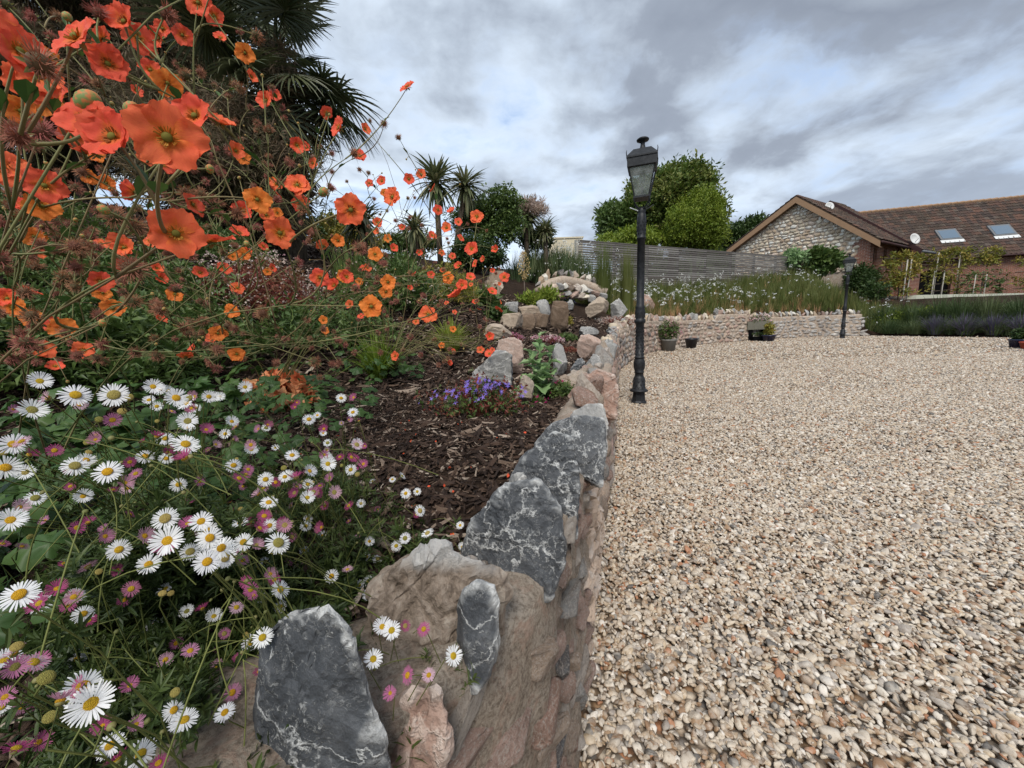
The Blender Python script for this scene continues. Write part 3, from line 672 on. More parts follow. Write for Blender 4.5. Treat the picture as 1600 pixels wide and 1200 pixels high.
# farther walls
s_e = CUM[17] - .08
def topfar(s):
    z = float(np.interp(s, CUM, PA[:, 2])) + .0
    if s < CUM[13]: return z
    if CUM[14] + .8 < s < CUM[15] + .2: return z + .12
    return z - .04
wallB = thing('boundary_wall', 'long low rubble wall at the far side of the gravel with a row of upright coping stones', 'wall')
wall_core('b', s_b - .1, s_e, .2, topfar, .32, wallB)
face_stones(wallB, s_b, s_e, topfar, .22, .13, rub1, .03, 289, .22)
for s in np.arange(s_b + .05, s_e, .135):
    cop(wallB, s, topfar(s) + .07 + random.uniform(-.02, .03), .07 * random.uniform(.7, 1.2), random.uniform(.10, .18), .11, COPM, .25, .10)
def bouldr(name, x0, y0, x1, y1, mtl, label, sub=4, seed=0, deep=.85, dist=None, rz=None, planes=10, cat='stone', group='rockery stones', sink=.08, amp=.05):
    cx = (x0 + x1) / 2
    if dist is None: p, t = onground(cx, y1)
    else: p, t = at(cx, y1, dist), dist
    w_, h_ = (x1 - x0) / FPX * t, (y1 - y0) / FPX * t
    V, F = rockV(seed + 900, 5, 16, amp, .40, .82)
    if 'block' in label or 'slab' in label or 'cut' in label: V = np.sign(V) * np.abs(V) ** .55
    V = V + V * (.05 * wnoise(V, 24, seed + 5) + .025 * wnoise(V, 60, seed + 6) + .03 * (np.floor((V @ np.array([.3, .2, .93]) + .08 * wnoise(V, 9, seed)) / .16) % 2))[:, None]; V = V * np.array([w_ / 2, w_ / 2 * deep, h_ * (.5 + sink)])
    V[:, 2] += .010 * wnoise(V / max(w_, .01), 30, seed) * w_
    me = mk(V, F, M[mtl], 'boulder', False)
    o = ob(name, me, None, (p.x, p.y + w_ * .25 * 0, p.z + h_ * .5), (0, random.uniform(-.1, .1), random.uniform(-.5, .5) if rz is None else rz))
    return tag(o, label, cat, group)
B = [(735, 577, 772, 614, 'grey_stone', 'low pale grey stone leaning on the big striped rock behind the purple flowers'), (752, 553, 808, 612, 'grey_stone', 'big pale grey striped rock behind the purple bellflowers'),
     (772, 533, 818, 590, 'pink_stone', 'grey rock with a flat pink top behind the striped rock'), (806, 591, 842, 636, 'buff_stone', 'small knobbly brown and white stone beside the poppy plant'),
     (864, 540, 887, 590, 'grey_stone', 'upright pale grey stone right of the poppy leaves'), (888, 563, 916, 590, 'slate', 'small blue grey veined stone in the cross wall'),
     (914, 556, 942, 586, 'grey_stone', 'squat grey stone at the inner corner of the wall'), (903, 518, 940, 562, 'pink_stone', 'pink and grey holed boulder at the wall bend'),
     (783, 490, 818, 514, 'buff_stone', 'pale buff block at the left of the stepped blocks'), (810, 479, 842, 496, 'buff_stone', 'flat buff slab above the dark blocks'),
     (812, 493, 838, 516, 'brown_stone', 'dark brown cut block, left one of the step'), (835, 492, 860, 516, 'brown_stone', 'dark brown cut block in the middle of the step'),
     (838, 472, 860, 500, 'grey_stone', 'blue grey block standing on the step'), (858, 476, 888, 518, 'brown_stone', 'tall brown cut block at the right of the step'),
     (752, 506, 802, 534, 'buff_stone', 'flat layered buff rock beside the pink stonecrop'), (788, 474, 812, 492, 'grey_stone', 'grey stone behind the stepped blocks'),
     (914, 468, 952, 500, 'buff_stone', 'rounded buff boulder below the reed grasses'), (951, 470, 980, 500, 'grey_stone', 'rounded pale boulder below the right reed grass'),
     (905, 512, 935, 530, 'grey_stone', 'flat grey rock behind the pink boulder'), (750, 448, 778, 468, 'grey_stone', 'grey stone by the path steps'), (770, 440, 790, 460, 'buff_stone', 'small pale stone beside the dark strap leaves'),
     (883, 470, 900, 486, 'grey_stone', 'small white stone beside the blue flowers'), (1002, 462, 1022, 492, 'pink_stone', 'pale stone on the wall bend behind the lamp post')]
for i, (x0, y0, x1, y1, mt, lb) in enumerate(B): bouldr('boulder', x0, y0, x1, y1, mt, lb, seed=i * 7 + 1)
# cross wall that holds the little terrace
cw = thing('terrace_wall', 'short mortared cross wall of pinkish stones below the poppy plant', 'wall', (0, 0, 0))
a_, b_ = onground(868, 618)[0], onground(935, 590)[0]
for i in range(9):
    for j in range(2):
        q = a_.lerp(b_, (i + .5 * j) / 8); ob('stone', random.choice(rub3), cw, (q.x, q.y, q.z - .02 + j * .08), (random.uniform(-.2, .2), 0, math.atan2(b_.y - a_.y, b_.x - a_.x)), (.05, .04, .045))
mb = MB(); mb.tube([a_ + Vector((0, 0, .0)), a_.lerp(b_, .5) + Vector((0, 0, .02)), b_], .075, .075, 8); ob('mortar_core', mb.mesh(M['mortar'], True), cw)
# little pale curved wall up the bank
cu = thing('curved_wall', 'pale mortar topped curved wall with small upright stones up the bank', 'wall')
pts = [at(x, y, d) for x, y, d in ((842, 446, 9.4), (856, 434, 9.6), (880, 428, 9.9), (905, 432, 10.2), (930, 440, 10.4), (950, 448, 10.3))]
mb = MB(); mb.tube([p + Vector((0, .15, -.16)) for p in pts], .14, .14, 8); ob('mortar_core', mb.mesh(M['mortar'], True), cu)
for r_ in range(3):
    for i in range(13):
        k = min((i + .5 * (r_ % 2) + random.uniform(-.2, .2)) / 13.5 * 4.99, 4.98); k = max(k, 0); q = pts[int(k)].lerp(pts[int(k) + 1], k % 1)
        if r_ == 2: ob('coping_stone', random.choice(COPM), cu, (q.x, q.y + .2, q.z + .06), (random.uniform(-.2, .2), random.uniform(-.3, .3), random.uniform(0, 3)), (random.uniform(.06, .12), .09, random.uniform(.08, .2)))
        else: ob('stone', random.choice(COPM), cu, (q.x, q.y - .02, q.z - .50 + r_ * .2), (random.uniform(-.3, .3), random.uniform(-.4, .4), random.uniform(-.4, .4)), (random.uniform(.1, .2), .1, random.uniform(.08, .13)))

# ================================================================== LAMP POSTS
def lamp(base, label, rz):
    t = thing('lamp_post', label, 'lamp post', base, rz, 'black cast iron lamp posts')
    bp = M['black_paint']
    mb = MB().lathe([(.098, 0), (.096, .03), (.08, .05), (.072, .155), (.072, .16)], 8); ob('foot', mb.mesh(bp), t)
    mb = MB().lathe([(.105, .16), (.108, .175), (.085, .19), (.072, .195), (.068, .32), (.06, .335), (.05, .35), (.05, .385), (.058, .39), (.058, .4), (.052, .405), (.066, .45), (.068, .50), (.058, .55), (.052, .56), (.06, .567), (.06, .58), (.048, .585),
                     (.047, .97), (.062, .985), (.066, 1.0), (.062, 1.02), (.05, 1.03), (.058, 1.06), (.058, 1.12), (.05, 1.15), (.056, 1.165), (.044, 1.18), (.043, 1.93), (.052, 1.935), (.052, 1.95), (.044, 1.96), (.05, 2.02), (.052, 2.12), (.046, 2.2), (.036, 2.22), (.045, 2.235), (.028, 2.26), (.02, 2.28)], 20)
    ob('shaft', mb.mesh(bp, True), t)
    mb = MB()
    for z0, z1, r in ((.60, .95, .048), (1.98, 2.14, .049), (.2, .31, .070), (1.04, 1.14, .055)):
        n = max(2, int((z1 - z0) / .035))
        for i in range(n):
            for k in range(8):
                a = PI / 4 * k + (i % 2) * PI / 8; z = z0 + (z1 - z0) * i / n
                c = Vector((math.cos(a) * r, math.sin(a) * r, z)); u = Vector((-math.sin(a), math.cos(a), 0))
                mb.tube([c - u * .011 + Vector((0, 0, .02)), c + Vector((math.cos(a) * .005, math.sin(a) * .005, 0)), c + u * .011 + Vector((0, 0, .02))], .0035, .0035, 4)
    tag(ob('relief_ornament', mb.mesh(bp), t), kind='stuff')
    for k in range(4):   # scrolled lantern brackets
        a = PI / 4 + PI / 2 * k; pts = []
        for i in range(13):
            u = i / 12; pts.append((math.cos(a) * (.03 + .085 * math.sin(u * PI * .62)), math.sin(a) * (.03 + .085 * math.sin(u * PI * .62)), 2.25 + .13 * u))
        ob('bracket', MB().tube(pts, .008, .006, 6).mesh(bp, True), t)
    for s in (-1, 1):
        ob('ladder_bar', MB().tube([(0, 0, 2.215), (s * .03, 0, 2.24), (s * .13, 0, 2.29)], .006, .006, 6).mesh(bp if s > 0 else M['white_plastic'], True), t)
    b0, b1, z0, z1 = .075, .136, 2.385, 2.68
    fr = MB()
    for sx in (-1, 1):
        for sy in (-1, 1): fr.tube([(sx * b0, sy * b0, z0), (sx * b1, sy * b1, z1)], .008, .009, 4)
    fr.box(-b0 - .014, b0 + .014, -b0 - .014, b0 + .014, z0 - .02, z0)
    ob('lantern_frame', fr.mesh(bp), t)
    for k in range(4):
        q = [(-b0, -b0, z0), (b0, -b0, z0), (b1, -b1, z1), (-b1, -b1, z1)]; q2 = [(x, y + .004, z) for x, y, z in q]
        ob('pane', mk(q + q2, [(0, 1, 2, 3), (7, 6, 5, 4), (0, 4, 5, 1), (1, 5, 6, 2), (2, 6, 7, 3), (3, 7, 4, 0)], M['glass']), t, (0, 0, 0), (0, 0, PI / 2 * k))
    h = MB(); h.lathe([(.195, 2.67), (.217, 2.68), (.217, 2.765), (.229, 2.77), (.229, 2.785), (.135, 2.865), (.128, 2.87), (.05, 2.885)], 4)
    hood = ob('hood', h.mesh(bp), t)
    ob('finial', MB().lathe([(.045, 2.88), (.032, 2.90), (.024, 2.93), (.024, 2.955), (.04, 2.965), (.064, 2.975), (.068, 2.987), (.05, 3.0), (.01, 3.008)], 16).mesh(bp, True), hood)
    for k in range(4):
        a = PI / 4 + PI / 2 * k; ob('spike', MB().tube([(math.cos(a) * .22, math.sin(a) * .22, 2.77), (math.cos(a) * .228, math.sin(a) * .228, 2.82), (math.cos(a) * .222, math.sin(a) * .222, 2.845)], .006, .003, 5).mesh(bp), hood)
    bulb = MB().lathe([(.012, 2.49), (.014, 2.52), (.032, 2.56), (.036, 2.585), (.028, 2.61), (.008, 2.625)], 12); ob('bulb', bulb.mesh(M['glass'], True), t)
    ob('bulb_holder', MB().lathe([(.016, 2.385), (.016, 2.46), (.012, 2.5)], 8).mesh(bp), t)
    return t
p = atz(998, 630, 0); lamp((p.x, p.y, -.01), 'tall black lamp post standing in the gravel in front of the wall bend', R(-21))
p = at(1316, 526, 14.1); lamp((p.x, p.y, float(zyard(p.x, p.y)) - .01), 'distant black lamp post beside the far wall near the lavender', R(-32))

# ================================================================== FENCE
fA, fB = Vector((2.62, 15.0)), Vector((15.4, 21.3)); L = (fB - fA).length; fd = (fB - fA).normalized(); yaw = math.atan2(fd.y, fd.x)
zf0, zf1 = 2.35, 4.02
fence = thing('slatted_fence', 'long grey fence of narrow horizontal wooden slats along the top of the bank', 'fence', (fA.x, fA.y, zf0), yaw)
npan = 8; pl = L / npan; nsl = 19; slat = MB().box(0, pl - .012, -.03, .015, 0, .062).mesh(M['fence'])
for i in range(npan):
    for j in range(nsl):
        ob('slat', slat, fence, (i * pl, random.uniform(-.003, .003), j * (zf1 - zf0) / nsl + .01 + random.uniform(-.003, .003)))
    ob('post', MB().box(-.04, .04, .01, .09, -.9, zf1 - zf0 - .01).mesh(M['fence']), fence, (i * pl + .02, 0, 0))
ob('post', MB().box(-.045, .045, -.06, .06, -.9, zf1 - zf0 + .02).mesh(M['stake']), fence, (-.05, 0, 0))
ob('capping', MB().box(0, L, -.03, .05, zf1 - zf0 + .002, zf1 - zf0 + .03).mesh(M['fence']), fence)
g_ = thing('garden_building', 'flat topped cream rendered block rising behind the left end of the fence', 'building', at(888, 400, 24)); 
ob('wall', MB().box(-1.2, .9, 0, 3, -3, 1.05).mesh(M['cream_render']), g_); ob('coping', MB().box(-1.25, .95, -.05, 3.05, 1.052, 1.13).mesh(M['cream_render']), g_)

# ================================================================== GABLED BUILDING
def wing():
    cR = at(1362, 372, 20.0); cL = at(1150, 387, 25.8); ez = cR.z; el = cL.z
    t = thing('gabled_outbuilding', 'stone gabled outbuilding with tan bargeboards and a brick side wall', 'building', (cR.x, cR.y, 0), math.atan2(cL.y - cR.y, cL.x - cR.x) + PI)
    Wd = math.hypot(cR.x - cL.x, cR.y - cL.y); z0 = .9; az = at(1243, 315, 22.9).z; m = -Wd * .5
    # local: x from -Wd to 0 along the gable, +y into the building
    D = 4.7
    V = [(-Wd, 0, z0), (0, 0, z0), (0, 0, ez), (m, 0, az), (-Wd, 0, el), (-Wd, D, z0), (0, D, z0), (0, D, ez), (m, D, az), (-Wd, D, el)]
    ob('gable_wall', mk(V, [(0, 1, 2, 3, 4), (9, 8, 7, 6, 5), (0, 4, 9, 5)], M['mortar']), t)
    gw = ob('stone_face', mk([(-.001, -.004, z0), (0, -.004, z0), (0, -.004, z0 + .001)], [(0, 1, 2)], M['mortar']), t); bpy.data.objects.remove(gw)
    q_ = []; z = 3.2
    while z < az - .1:
        hh = random.uniform(.13, .25); x = -Wd + random.uniform(0, .15)
        while x < -.62:
            ww = random.uniform(.14, .42); xc = x + ww / 2; zm = (el + (xc + Wd) / (m + Wd) * (az - el)) if xc < m else (ez + xc / m * (az - ez))
            if z + hh * .85 < zm - .10:
                q_.append((random.choice(rub0p), (xc, -.015, z + hh / 2 + random.uniform(-.03, .03)), (0, random.uniform(-.12, .12), 0), (ww * .5, .05, hh * .5)))
            x += ww * 1.02
        z += hh * .98
    q_.sort(key=lambda a: -a[3][0] * a[3][2]); ex_ = MB()
    for a in q_[:295]: ob('stone', a[0], t, a[1], a[2], a[3])
    for a in q_[295:]: ex_.add(place(np.array([v.co[:] for v in a[0].vertices]) * np.array(a[3]), a[1], a[2]), [tuple(f.vertices) for f in a[0].polygons])
    if ex_.n: tag(ob('stonework', ex_.mesh(M['rubble_pale']), t), kind='stuff')
    # brick side wall on the right with openings
    sw = MB(); x = 0; Ds = D
    holes = [(.45, .95, 2.4, ez - .35), (1.9, 2.4, 3.6, ez - .35), (3.2, 3.9, 3.2, ez - .35)]
    ys = [0] + [v for h in holes for v in h[:2]] + [Ds]
    for i in range(len(ys) - 1):
        if i % 2 == 0: sw.box(-.15, .0, ys[i], ys[i + 1], z0, ez)
        else: h = holes[i // 2]; sw.box(-.15, .0, h[0], h[1], z0, h[2]); sw.box(-.15, 0, h[0], h[1], h[3], ez)
    # the brick texture runs along local X/Y: turn the wall so its face lies in XY
    def turned(mbv, name, parent):
        Vv = np.concatenate(mbv.V); Q = np.stack([Vv[:, 1], Vv[:, 2], Vv[:, 0]], 1); o = ob(name, mk(Q, mbv.F, M['brick']), parent); o.matrix_local = Matrix(((0, 0, 1, 0.004), (1, 0, 0, 0), (0, 1, 0, 0), (0, 0, 0, 1))); return o
    turned(sw, 'brick_wall', t)
    for h in holes:
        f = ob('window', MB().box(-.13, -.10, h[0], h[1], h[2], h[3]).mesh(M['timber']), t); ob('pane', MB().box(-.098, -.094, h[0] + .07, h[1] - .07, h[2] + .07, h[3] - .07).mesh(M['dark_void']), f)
    q = MB(); k = 0; z = 2.0
    while z < ez - .05:
        q_w = .75 if k % 2 == 0 else .5; q.box(-q_w, 0, 0, .1, z, min(z + .3, ez)); z += .3; k += 1
    Vv = np.concatenate(q.V); Q = np.stack([Vv[:, 0], Vv[:, 2], -Vv[:, 1]], 1); o = ob('brick_quoin', mk(Q, q.F, M['brick']), t); o.matrix_local = Matrix(((1, 0, 0, 0), (0, 0, -1, -.045), (0, 1, 0, 0), (0, 0, 0, 1)))
    # roof slopes with overhang, bargeboards
    for sgn, (xa, za) in ((1, (.45, ez)), (-1, (-Wd - .45, el))):
        zz = za - (az - za) / (abs(m) if sgn > 0 else Wd + m) * .45
        prof = [(m, az + .18), (xa, zz + .18)]
        roof = roof_sheet(Vector((m, -.3, az + .2)), Vector((xa, -.3, zz + .2)), Vector((0, D + .3, 0)), .22, .30)
        r_ = ob('roof', roof, t)
        tag(r_, 'weathered clay tiles'); r_['kind'] = 'stuff'
        dx, dz = xa - m, zz - az
        bb = MB(); v0 = Vector((m, 0, az + .12)); v1 = Vector((xa, 0, zz + .12))
        V = [(v0.x, -.34, v0.z), (v1.x, -.34, v1.z), (v1.x, -.34, v1.z - .30), (v0.x, -.34, v0.z - .34), (v0.x, -.30, v0.z), (v1.x, -.30, v1.z), (v1.x, -.30, v1.z - .30), (v0.x, -.30, v0.z - .34)]
        bb.add(V, [(0, 1, 2, 3), (7, 6, 5, 4), (0, 4, 5, 1), (2, 6, 7, 3), (1, 5, 6, 2), (0, 3, 7, 4)]); ob('bargeboard', bb.mesh(M['barge']), t)
        V = np.array(V); V[:, 2] -= .28; V[[0, 1, 4, 5], 2] += .0; V[:4, 1] = -.33; V[4:, 1] = .0; V[[2, 3, 6, 7], 2] = V[[1, 0, 5, 4], 2] - .03
        ob('soffit', mk(V, bb.F, M['timber']), t)
    ob('gutter', MB().tube([(.50, -.3, ez - .30), (.50, D, ez - .30)], .07, .07, 8).mesh(M['dark_verge'], True), t)
    return t, ez, az, Wd, m
def roof_sheet(a, b, along, tw, th, mats=None):
    """pantiles: a = ridge corner, b = eave corner, along = ridge vector; each tile its own small curved face, slightly uneven"""
    sl = b - a; n1 = max(1, int(along.length / tw)); n2 = max(1, int(sl.length / th)); nrm = sl.cross(along).normalized()
    if nrm.z < 0: nrm = -nrm
    V = []; F = []; Cc = []
    for j in range(n2):
        for i in range(n1):
            p = a + sl * (j / n2) + along * (i / n1); u = along / n1; v = sl / n2 * 1.12; lift = random.uniform(0, .015)
            c = random.choice([(.10, .058, .046), (.085, .054, .045), (.125, .070, .052), (.07, .050, .044), (.11, .085, .07), (.055, .042, .038)]); k = len(V)
            for q, hgt in ((0, .0), (.35, .055), (.7, .0), (1.02, .0)):
                V.append(p + u * q + nrm * (hgt + lift * .3)); V.append(p + u * q + v + nrm * (hgt + .035 + lift))
                Cc += [c, c]
            for q in range(3): F.append((k + 2 * q, k + 2 * q + 2, k + 2 * q + 3, k + 2 * q + 1))
            F.append((k + 1, k + 3, k + 5, k + 7))
    k = len(V); d_ = -nrm * .09
    for q in (a, a + along, b + along, b): V.append(q - nrm * .01); Cc.append((.05, .03, .02))
    for q in (a, a + along, b + along, b): V.append(q + d_); Cc.append((.05, .03, .02))
    F += [(k, k + 1, k + 2, k + 3), (k + 7, k + 6, k + 5, k + 4), (k, k + 4, k + 5, k + 1), (k + 1, k + 5, k + 6, k + 2), (k + 2, k + 6, k + 7, k + 3), (k + 3, k + 7, k + 4, k)]
    return mk(np.array([tuple(v) for v in V]), F, M['roof_tile'], 'roof', False, np.array(Cc))
rub0p = [low_rock(560 + i, 2, 'rubble_pale') for i in range(8)]
wg, ez, az, Wd, mm = wing()
# second wing behind, dark verge
def wing2():
    a = at(1300, 317, 24.6); e = at(1442, 392, 21.3); l = Vector((2 * a.x - e.x, 2 * a.y - e.y, e.z))
    ex = Vector((e.x - l.x, e.y - l.y, 0)); t = thing('rear_wing', 'rear stone wing with a dark roof verge behind the gabled outbuilding', 'building', (e.x, e.y, 0), math.atan2(ex.y, ex.x))
    Wd = ex.length; m = -Wd / 2; D = 1.5; ez = e.z
    Vg = np.array([(-Wd, 0, .9), (-.4, 0, .9), (-.4, 0, ez), (m, 0, a.z - .15), (-Wd, 0, ez), (-Wd, D, .9), (-.4, D, .9), (-.4, D, ez), (m, D, a.z - .15), (-Wd, D, ez)])
    o = ob('gable_wall', mk(np.stack([Vg[:, 0], Vg[:, 2], -Vg[:, 1]], 1), [(0, 1, 2, 3, 4), (9, 8, 7, 6, 5), (0, 4, 9, 5), (1, 6, 7, 2)], M['brick']), t); o.matrix_local = Matrix(((1, 0, 0, 0), (0, 0, -1, 0), (0, 1, 0, 0), (0, 0, 0, 1)))
    for xa in (0, -Wd):
        r_ = ob('roof', roof_sheet(Vector((m, -.2, a.z + .05)), Vector((xa, -.2, ez + .05)), Vector((0, D, 0)), .22, .3), t); r_['kind'] = 'stuff'
        V = [(m, -.28, a.z + .12), (xa, -.28, ez + .12), (xa, -.28, ez - .16), (m, -.28, a.z - .16)]; V += [(x, -.2, z) for x, y, z in V]
        ob('verge_board', mk(V, [(0, 1, 2, 3), (7, 6, 5, 4), (0, 4, 5, 1), (2, 6, 7, 3), (1, 5, 6, 2), (0, 3, 7, 4)], M['dark_verge']), t)
    ob('gutter', MB().tube([(.1, -.3, ez - .05), (.1, D, ez - .05)], .07, .07, 8).mesh(M['lead'], True), t)
wing2()
def dish(px, py, d, r_, label, look):
    c = at(px, py, d); t = thing('satellite_dish', label, 'satellite dish', c, 0, 'white satellite dishes')
    V = []; F = []; n = 20
    for i in range(5):
        q = i / 4 * r_
        for k in range(n): V.append((q * math.cos(2 * PI * k / n), q * math.sin(2 * PI * k / n), .35 * q * q / r_))
    F = [(i * n + k, i * n + (k + 1) % n, (i + 1) * n + (k + 1) % n, (i + 1) * n + k) for i in range(4) for k in range(n)]
    b = len(V); V += [(x, y, z - .02) for x, y, z in V]; F += [tuple(b + j for j in f[::-1]) for f in F]
    V += []
    F += [(4 * n + k, 4 * n + (k + 1) % n, b + 4 * n + (k + 1) % n, b + 4 * n + k) for k in range(n)]
    ob('reflector', mk(V, F, M['white_plastic'], smooth=True), t, (0, 0, 0), face_dir(look, 0))
    lk = Vector(look).normalized(); ob('feed_arm', MB().tube([Vector((0, 0, -r_)), lk * r_ * .9 + Vector((0, 0, -r_ * .2))], .015, .012, 6).mesh(M['lead']), t)
    ob('bracket', MB().tube([Vector((0, 0, 0)) - lk * .05, Vector((0, .1, -.2)), Vector((0, .1, -r_ * 2.6))], .03, .03, 6).mesh(M['lead']), t)
dish(1295, 323, 22.6, .24, 'white satellite dish on the stone gable roof', (-.1, -1, .3)); dish(1427, 374, 21.5, .30, 'white satellite dish on a pole between the buildings', (.1, -1, .25))

# ================================================================== BARN
def barn():
    eL, eR = at(1400, 407, 29.4), at(1600, 393, 27.2); d2 = Vector((eR.x - eL.x, eR.y - eL.y, 0)); ln = d2.length; u = d2.normalized(); yaw = math.atan2(u.y, u.x)
    ez = (eL.z + eR.z) / 2; Lx = ln + 9; t = thing('brick_barn', 'long red brick barn with a mossy pantile roof and two roof windows', 'building', (eL.x - u.x * 2, eL.y - u.y * 2, 0), yaw)
    rr = at(1600, 318, 31.6); rise = rr.z - ez; run = 4.2; Lx += 2
    # openings: dark arches behind the espaliers
    def lx(px, d=28.3): q = at(px, 440, d); return (Vector((q.x - t.location.x, q.y - t.location.y, 0))).dot(u)
    ops = [(lx(1437), lx(1492), 3.95), (lx(1588), lx(1588) + 3, 4.0)]
    w_ = MB(); xs = [0, ops[0][0], ops[0][1], ops[1][0], ops[1][1], Lx]
    for i in range(5):
        if i % 2 == 0: w_.box(xs[i], xs[i + 1], 0, .3, 0, ez)
        else:
            a, b, top = ops[i // 2]; n = 12
            for k in range(n):
                x0, x1 = a + (b - a) * k / n, a + (b - a) * (k + 1) / n; xm = (x0 + x1) / 2; arch = top - .55 * (abs(2 * (xm - a) / (b - a) - 1)) ** 2.2
                w_.box(x0, x1, 0, .3, arch, ez)
    Vv = np.concatenate(w_.V); Q = np.stack([Vv[:, 0], Vv[:, 2], -Vv[:, 1]], 1); o = ob('brick_wall', mk(Q, w_.F, M['brick']), t); o.matrix_local = Matrix(((1, 0, 0, 0), (0, 0, -1, 0), (0, 1, 0, 0), (0, 0, 0, 1)))
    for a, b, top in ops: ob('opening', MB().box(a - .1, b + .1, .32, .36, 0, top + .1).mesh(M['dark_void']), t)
    rf = ob('roof', roof_sheet(Vector((0, run, ez + rise)), Vector((0, -.35, ez - .12)), Vector((Lx, 0, 0)), .27, .33), t); rf['kind'] = 'stuff'
    rb = ob('roof', roof_sheet(Vector((0, run + .02, ez + rise)), Vector((0, run * 2 + .4, ez - .1)), Vector((Lx, 0, 0)), .4, .6), t); rb['kind'] = 'stuff'
    rt = MB()
    for i in range(int(Lx / .4)): rt.tube([(i * .4, run, ez + rise + .02), (i * .4 + .39, run, ez + rise + .05)], .12, .13, 6)
    tag(ob('ridge_tiles', rt.mesh(M['barge']), t), kind='stuff')
    ob('gutter', MB().tube([(0, -.42, ez - .2), (Lx, -.42, ez - .2)], .07, .07, 8).mesh(M['dark_verge'], True), t)
    ob('end_wall', mk([(0, .3, 0), (0, run * 2, 0), (0, run * 2, ez), (0, run, ez + rise - .2), (0, .3, ez), (-.02, .3, 0), (-.02, run * 2, 0), (-.02, run * 2, ez), (-.02, run, ez + rise - .2), (-.02, .3, ez)], [(0, 1, 2, 3, 4), (9, 8, 7, 6, 5)], M['rubble_pale']), t)
    ang = math.atan2(rise + .12, run + .35)
    for px, lab in ((1476, 'roof window on the left, lower one'), (1541, 'roof window on the right')):
        x = lx(px, 29.6); s_ = .40; y = -.35 + (run + .35) * s_; z = ez - .12 + (rise + .12) * s_
        k = ob('roof_window', MB().box(-.62, .62, -.62, .62, .02, .12).mesh(M['lead']), t, (x, y, z), (ang, 0, 0)); k['label'] = lab
        ob('pane', MB().box(-.5, .5, -.5, .46, .122, .135).mesh(M['window_glass']), k)
        ob('flashing', MB().box(-.68, .68, -.95, -.63, .05, .08).mesh(M['white_plastic']), k)
    return t, u, ez
bn, bu, bez = barn()
# pale retaining wall before the barn
wq = [at(1418, 470, 20.6), at(1432, 461, 20.3), at(1480, 460, 19.6), at(1540, 459, 18.8), at(1600, 458, 18.0), at(1700, 456, 16.8)]
mb = MB()
for i in range(len(wq) - 1):
    a, b = wq[i], wq[i + 1]; V = [(a.x, a.y, 0), (b.x, b.y, 0), (b.x, b.y, b.z), (a.x, a.y, a.z)]; V += [(x, y + .35, z) for x, y, z in V]
    mb.add(V, [(0, 1, 2, 3), (7, 6, 5, 4), (3, 2, 6, 7), (1, 5, 6, 2), (0, 3, 7, 4)])
tag(ob('rendered_wall', mb.mesh(M['white_render']), None), 'pale cream rendered low wall below the brick barn, above the lavender', 'wall')
# dry stone piece at its left
dw = thing('dry_stone_wall', 'dark dry stone wall section below the espalier left of the rendered wall', 'wall'); a, b = at(1352, 462, 21.6), at(1425, 462, 20.8)
for i in range(9):
    for j in range(5):
        q = a.lerp(b, (i + .5 * (j % 2)) / 9); ob('stone', random.choice(rub1), dw, (q.x, q.y, q.z - .12 - j * .2), (0, 0, -.1), (.2, .14, .11))

# ================================================================== TREES AND SHRUBS
def crown_points(lobes, n, shell=.75):
    out = []; vol = np.array([l[1][0] * l[1][1] * l[1][2] for l in lobes]) ** .67; vol /= vol.sum()
    for (c, r_), v in zip(lobes, vol):
        k = int(n * v); d = rng.normal(size=(k, 3)); d /= np.linalg.norm(d, axis=1)[:, None]
        q = (shell + (1 - shell) * rng.uniform(-1, 1, k)) * (1 + .16 * wnoise(d, 6, int(abs(c[0]) * 10) + 3))
        q = np.where(rng.uniform(size=k) < .3, q * rng.uniform(.3, .9, k), q) * (1 + .09 * rng.normal(size=k))
        out.append(np.array(c) + d * q[:, None] * np.array(r_))
    P = np.concatenate(out); m_ = max(lobes[0][1]); return P[(wnoise(P / m_, 9, 17) + .5 * wnoise(P / m_, 22, 18)) > -.22]
def lobes_for(c, r, n, seed, sq=1.):
    rr = np.random.default_rng(seed); out = [((c[0], c[1], c[2]), (r[0] * .72, r[1] * .72, r[2] * .72))]
    for k in range(n):
        d = rr.normal(size=3); d /= np.linalg.norm(d); s = rr.uniform(.3, .48)
        out.append(((c[0] + d[0] * r[0] * .62, c[1] + d[1] * r[1] * .62, c[2] + d[2] * r[2] * .62), (r[0] * s, r[1] * s, r[2] * s)))
    return out
def tree(name, label, base, cz, r, mtl, n, leafL, seed, trunk_r=.25, group=None, cat='tree', leafW=.45, nl=14, clump=14, lobn=14):
    t = thing(name, label, cat, base, 0, group); mb = MB(); top = Vector((0, 0, cz - base[2]))
    mb.tube([(0, 0, -.3), (.05 * r[0], 0, top.z * .5), (0, .03, top.z)], trunk_r, trunk_r * .5, 8)
    rr = random.Random(seed)
    for k in range(9):
        a = rr.uniform(0, 6.28); h = rr.uniform(.35, .9) * top.z; e = Vector((math.cos(a) * r[0] * .7, math.sin(a) * r[1] * .7, top.z + rr.uniform(-.3, .5) * r[2]))
        mb.tube([(0, 0, h), Vector((0, 0, h)).lerp(e, .5) + Vector((0, 0, -.1 * r[2])), e], trunk_r * .35, trunk_r * .08, 5)
    ob('trunk', mb.mesh(M['bark'], True), t)
    P = crown_points(lobes_for((0, 0, cz - base[2]), r, lobn, seed), n)
    cl = [cluster(clump, leafL, leafL * leafW, leafL * 1.5, M[mtl], seed + i) for i in range(4)]
    c = instances('crown', P, eul(len(P), .5), rng.uniform(.7, 1.3, len(P)), cl, t); return t
c = at(1042, 330, 40); b = at(1045, 420, 40)
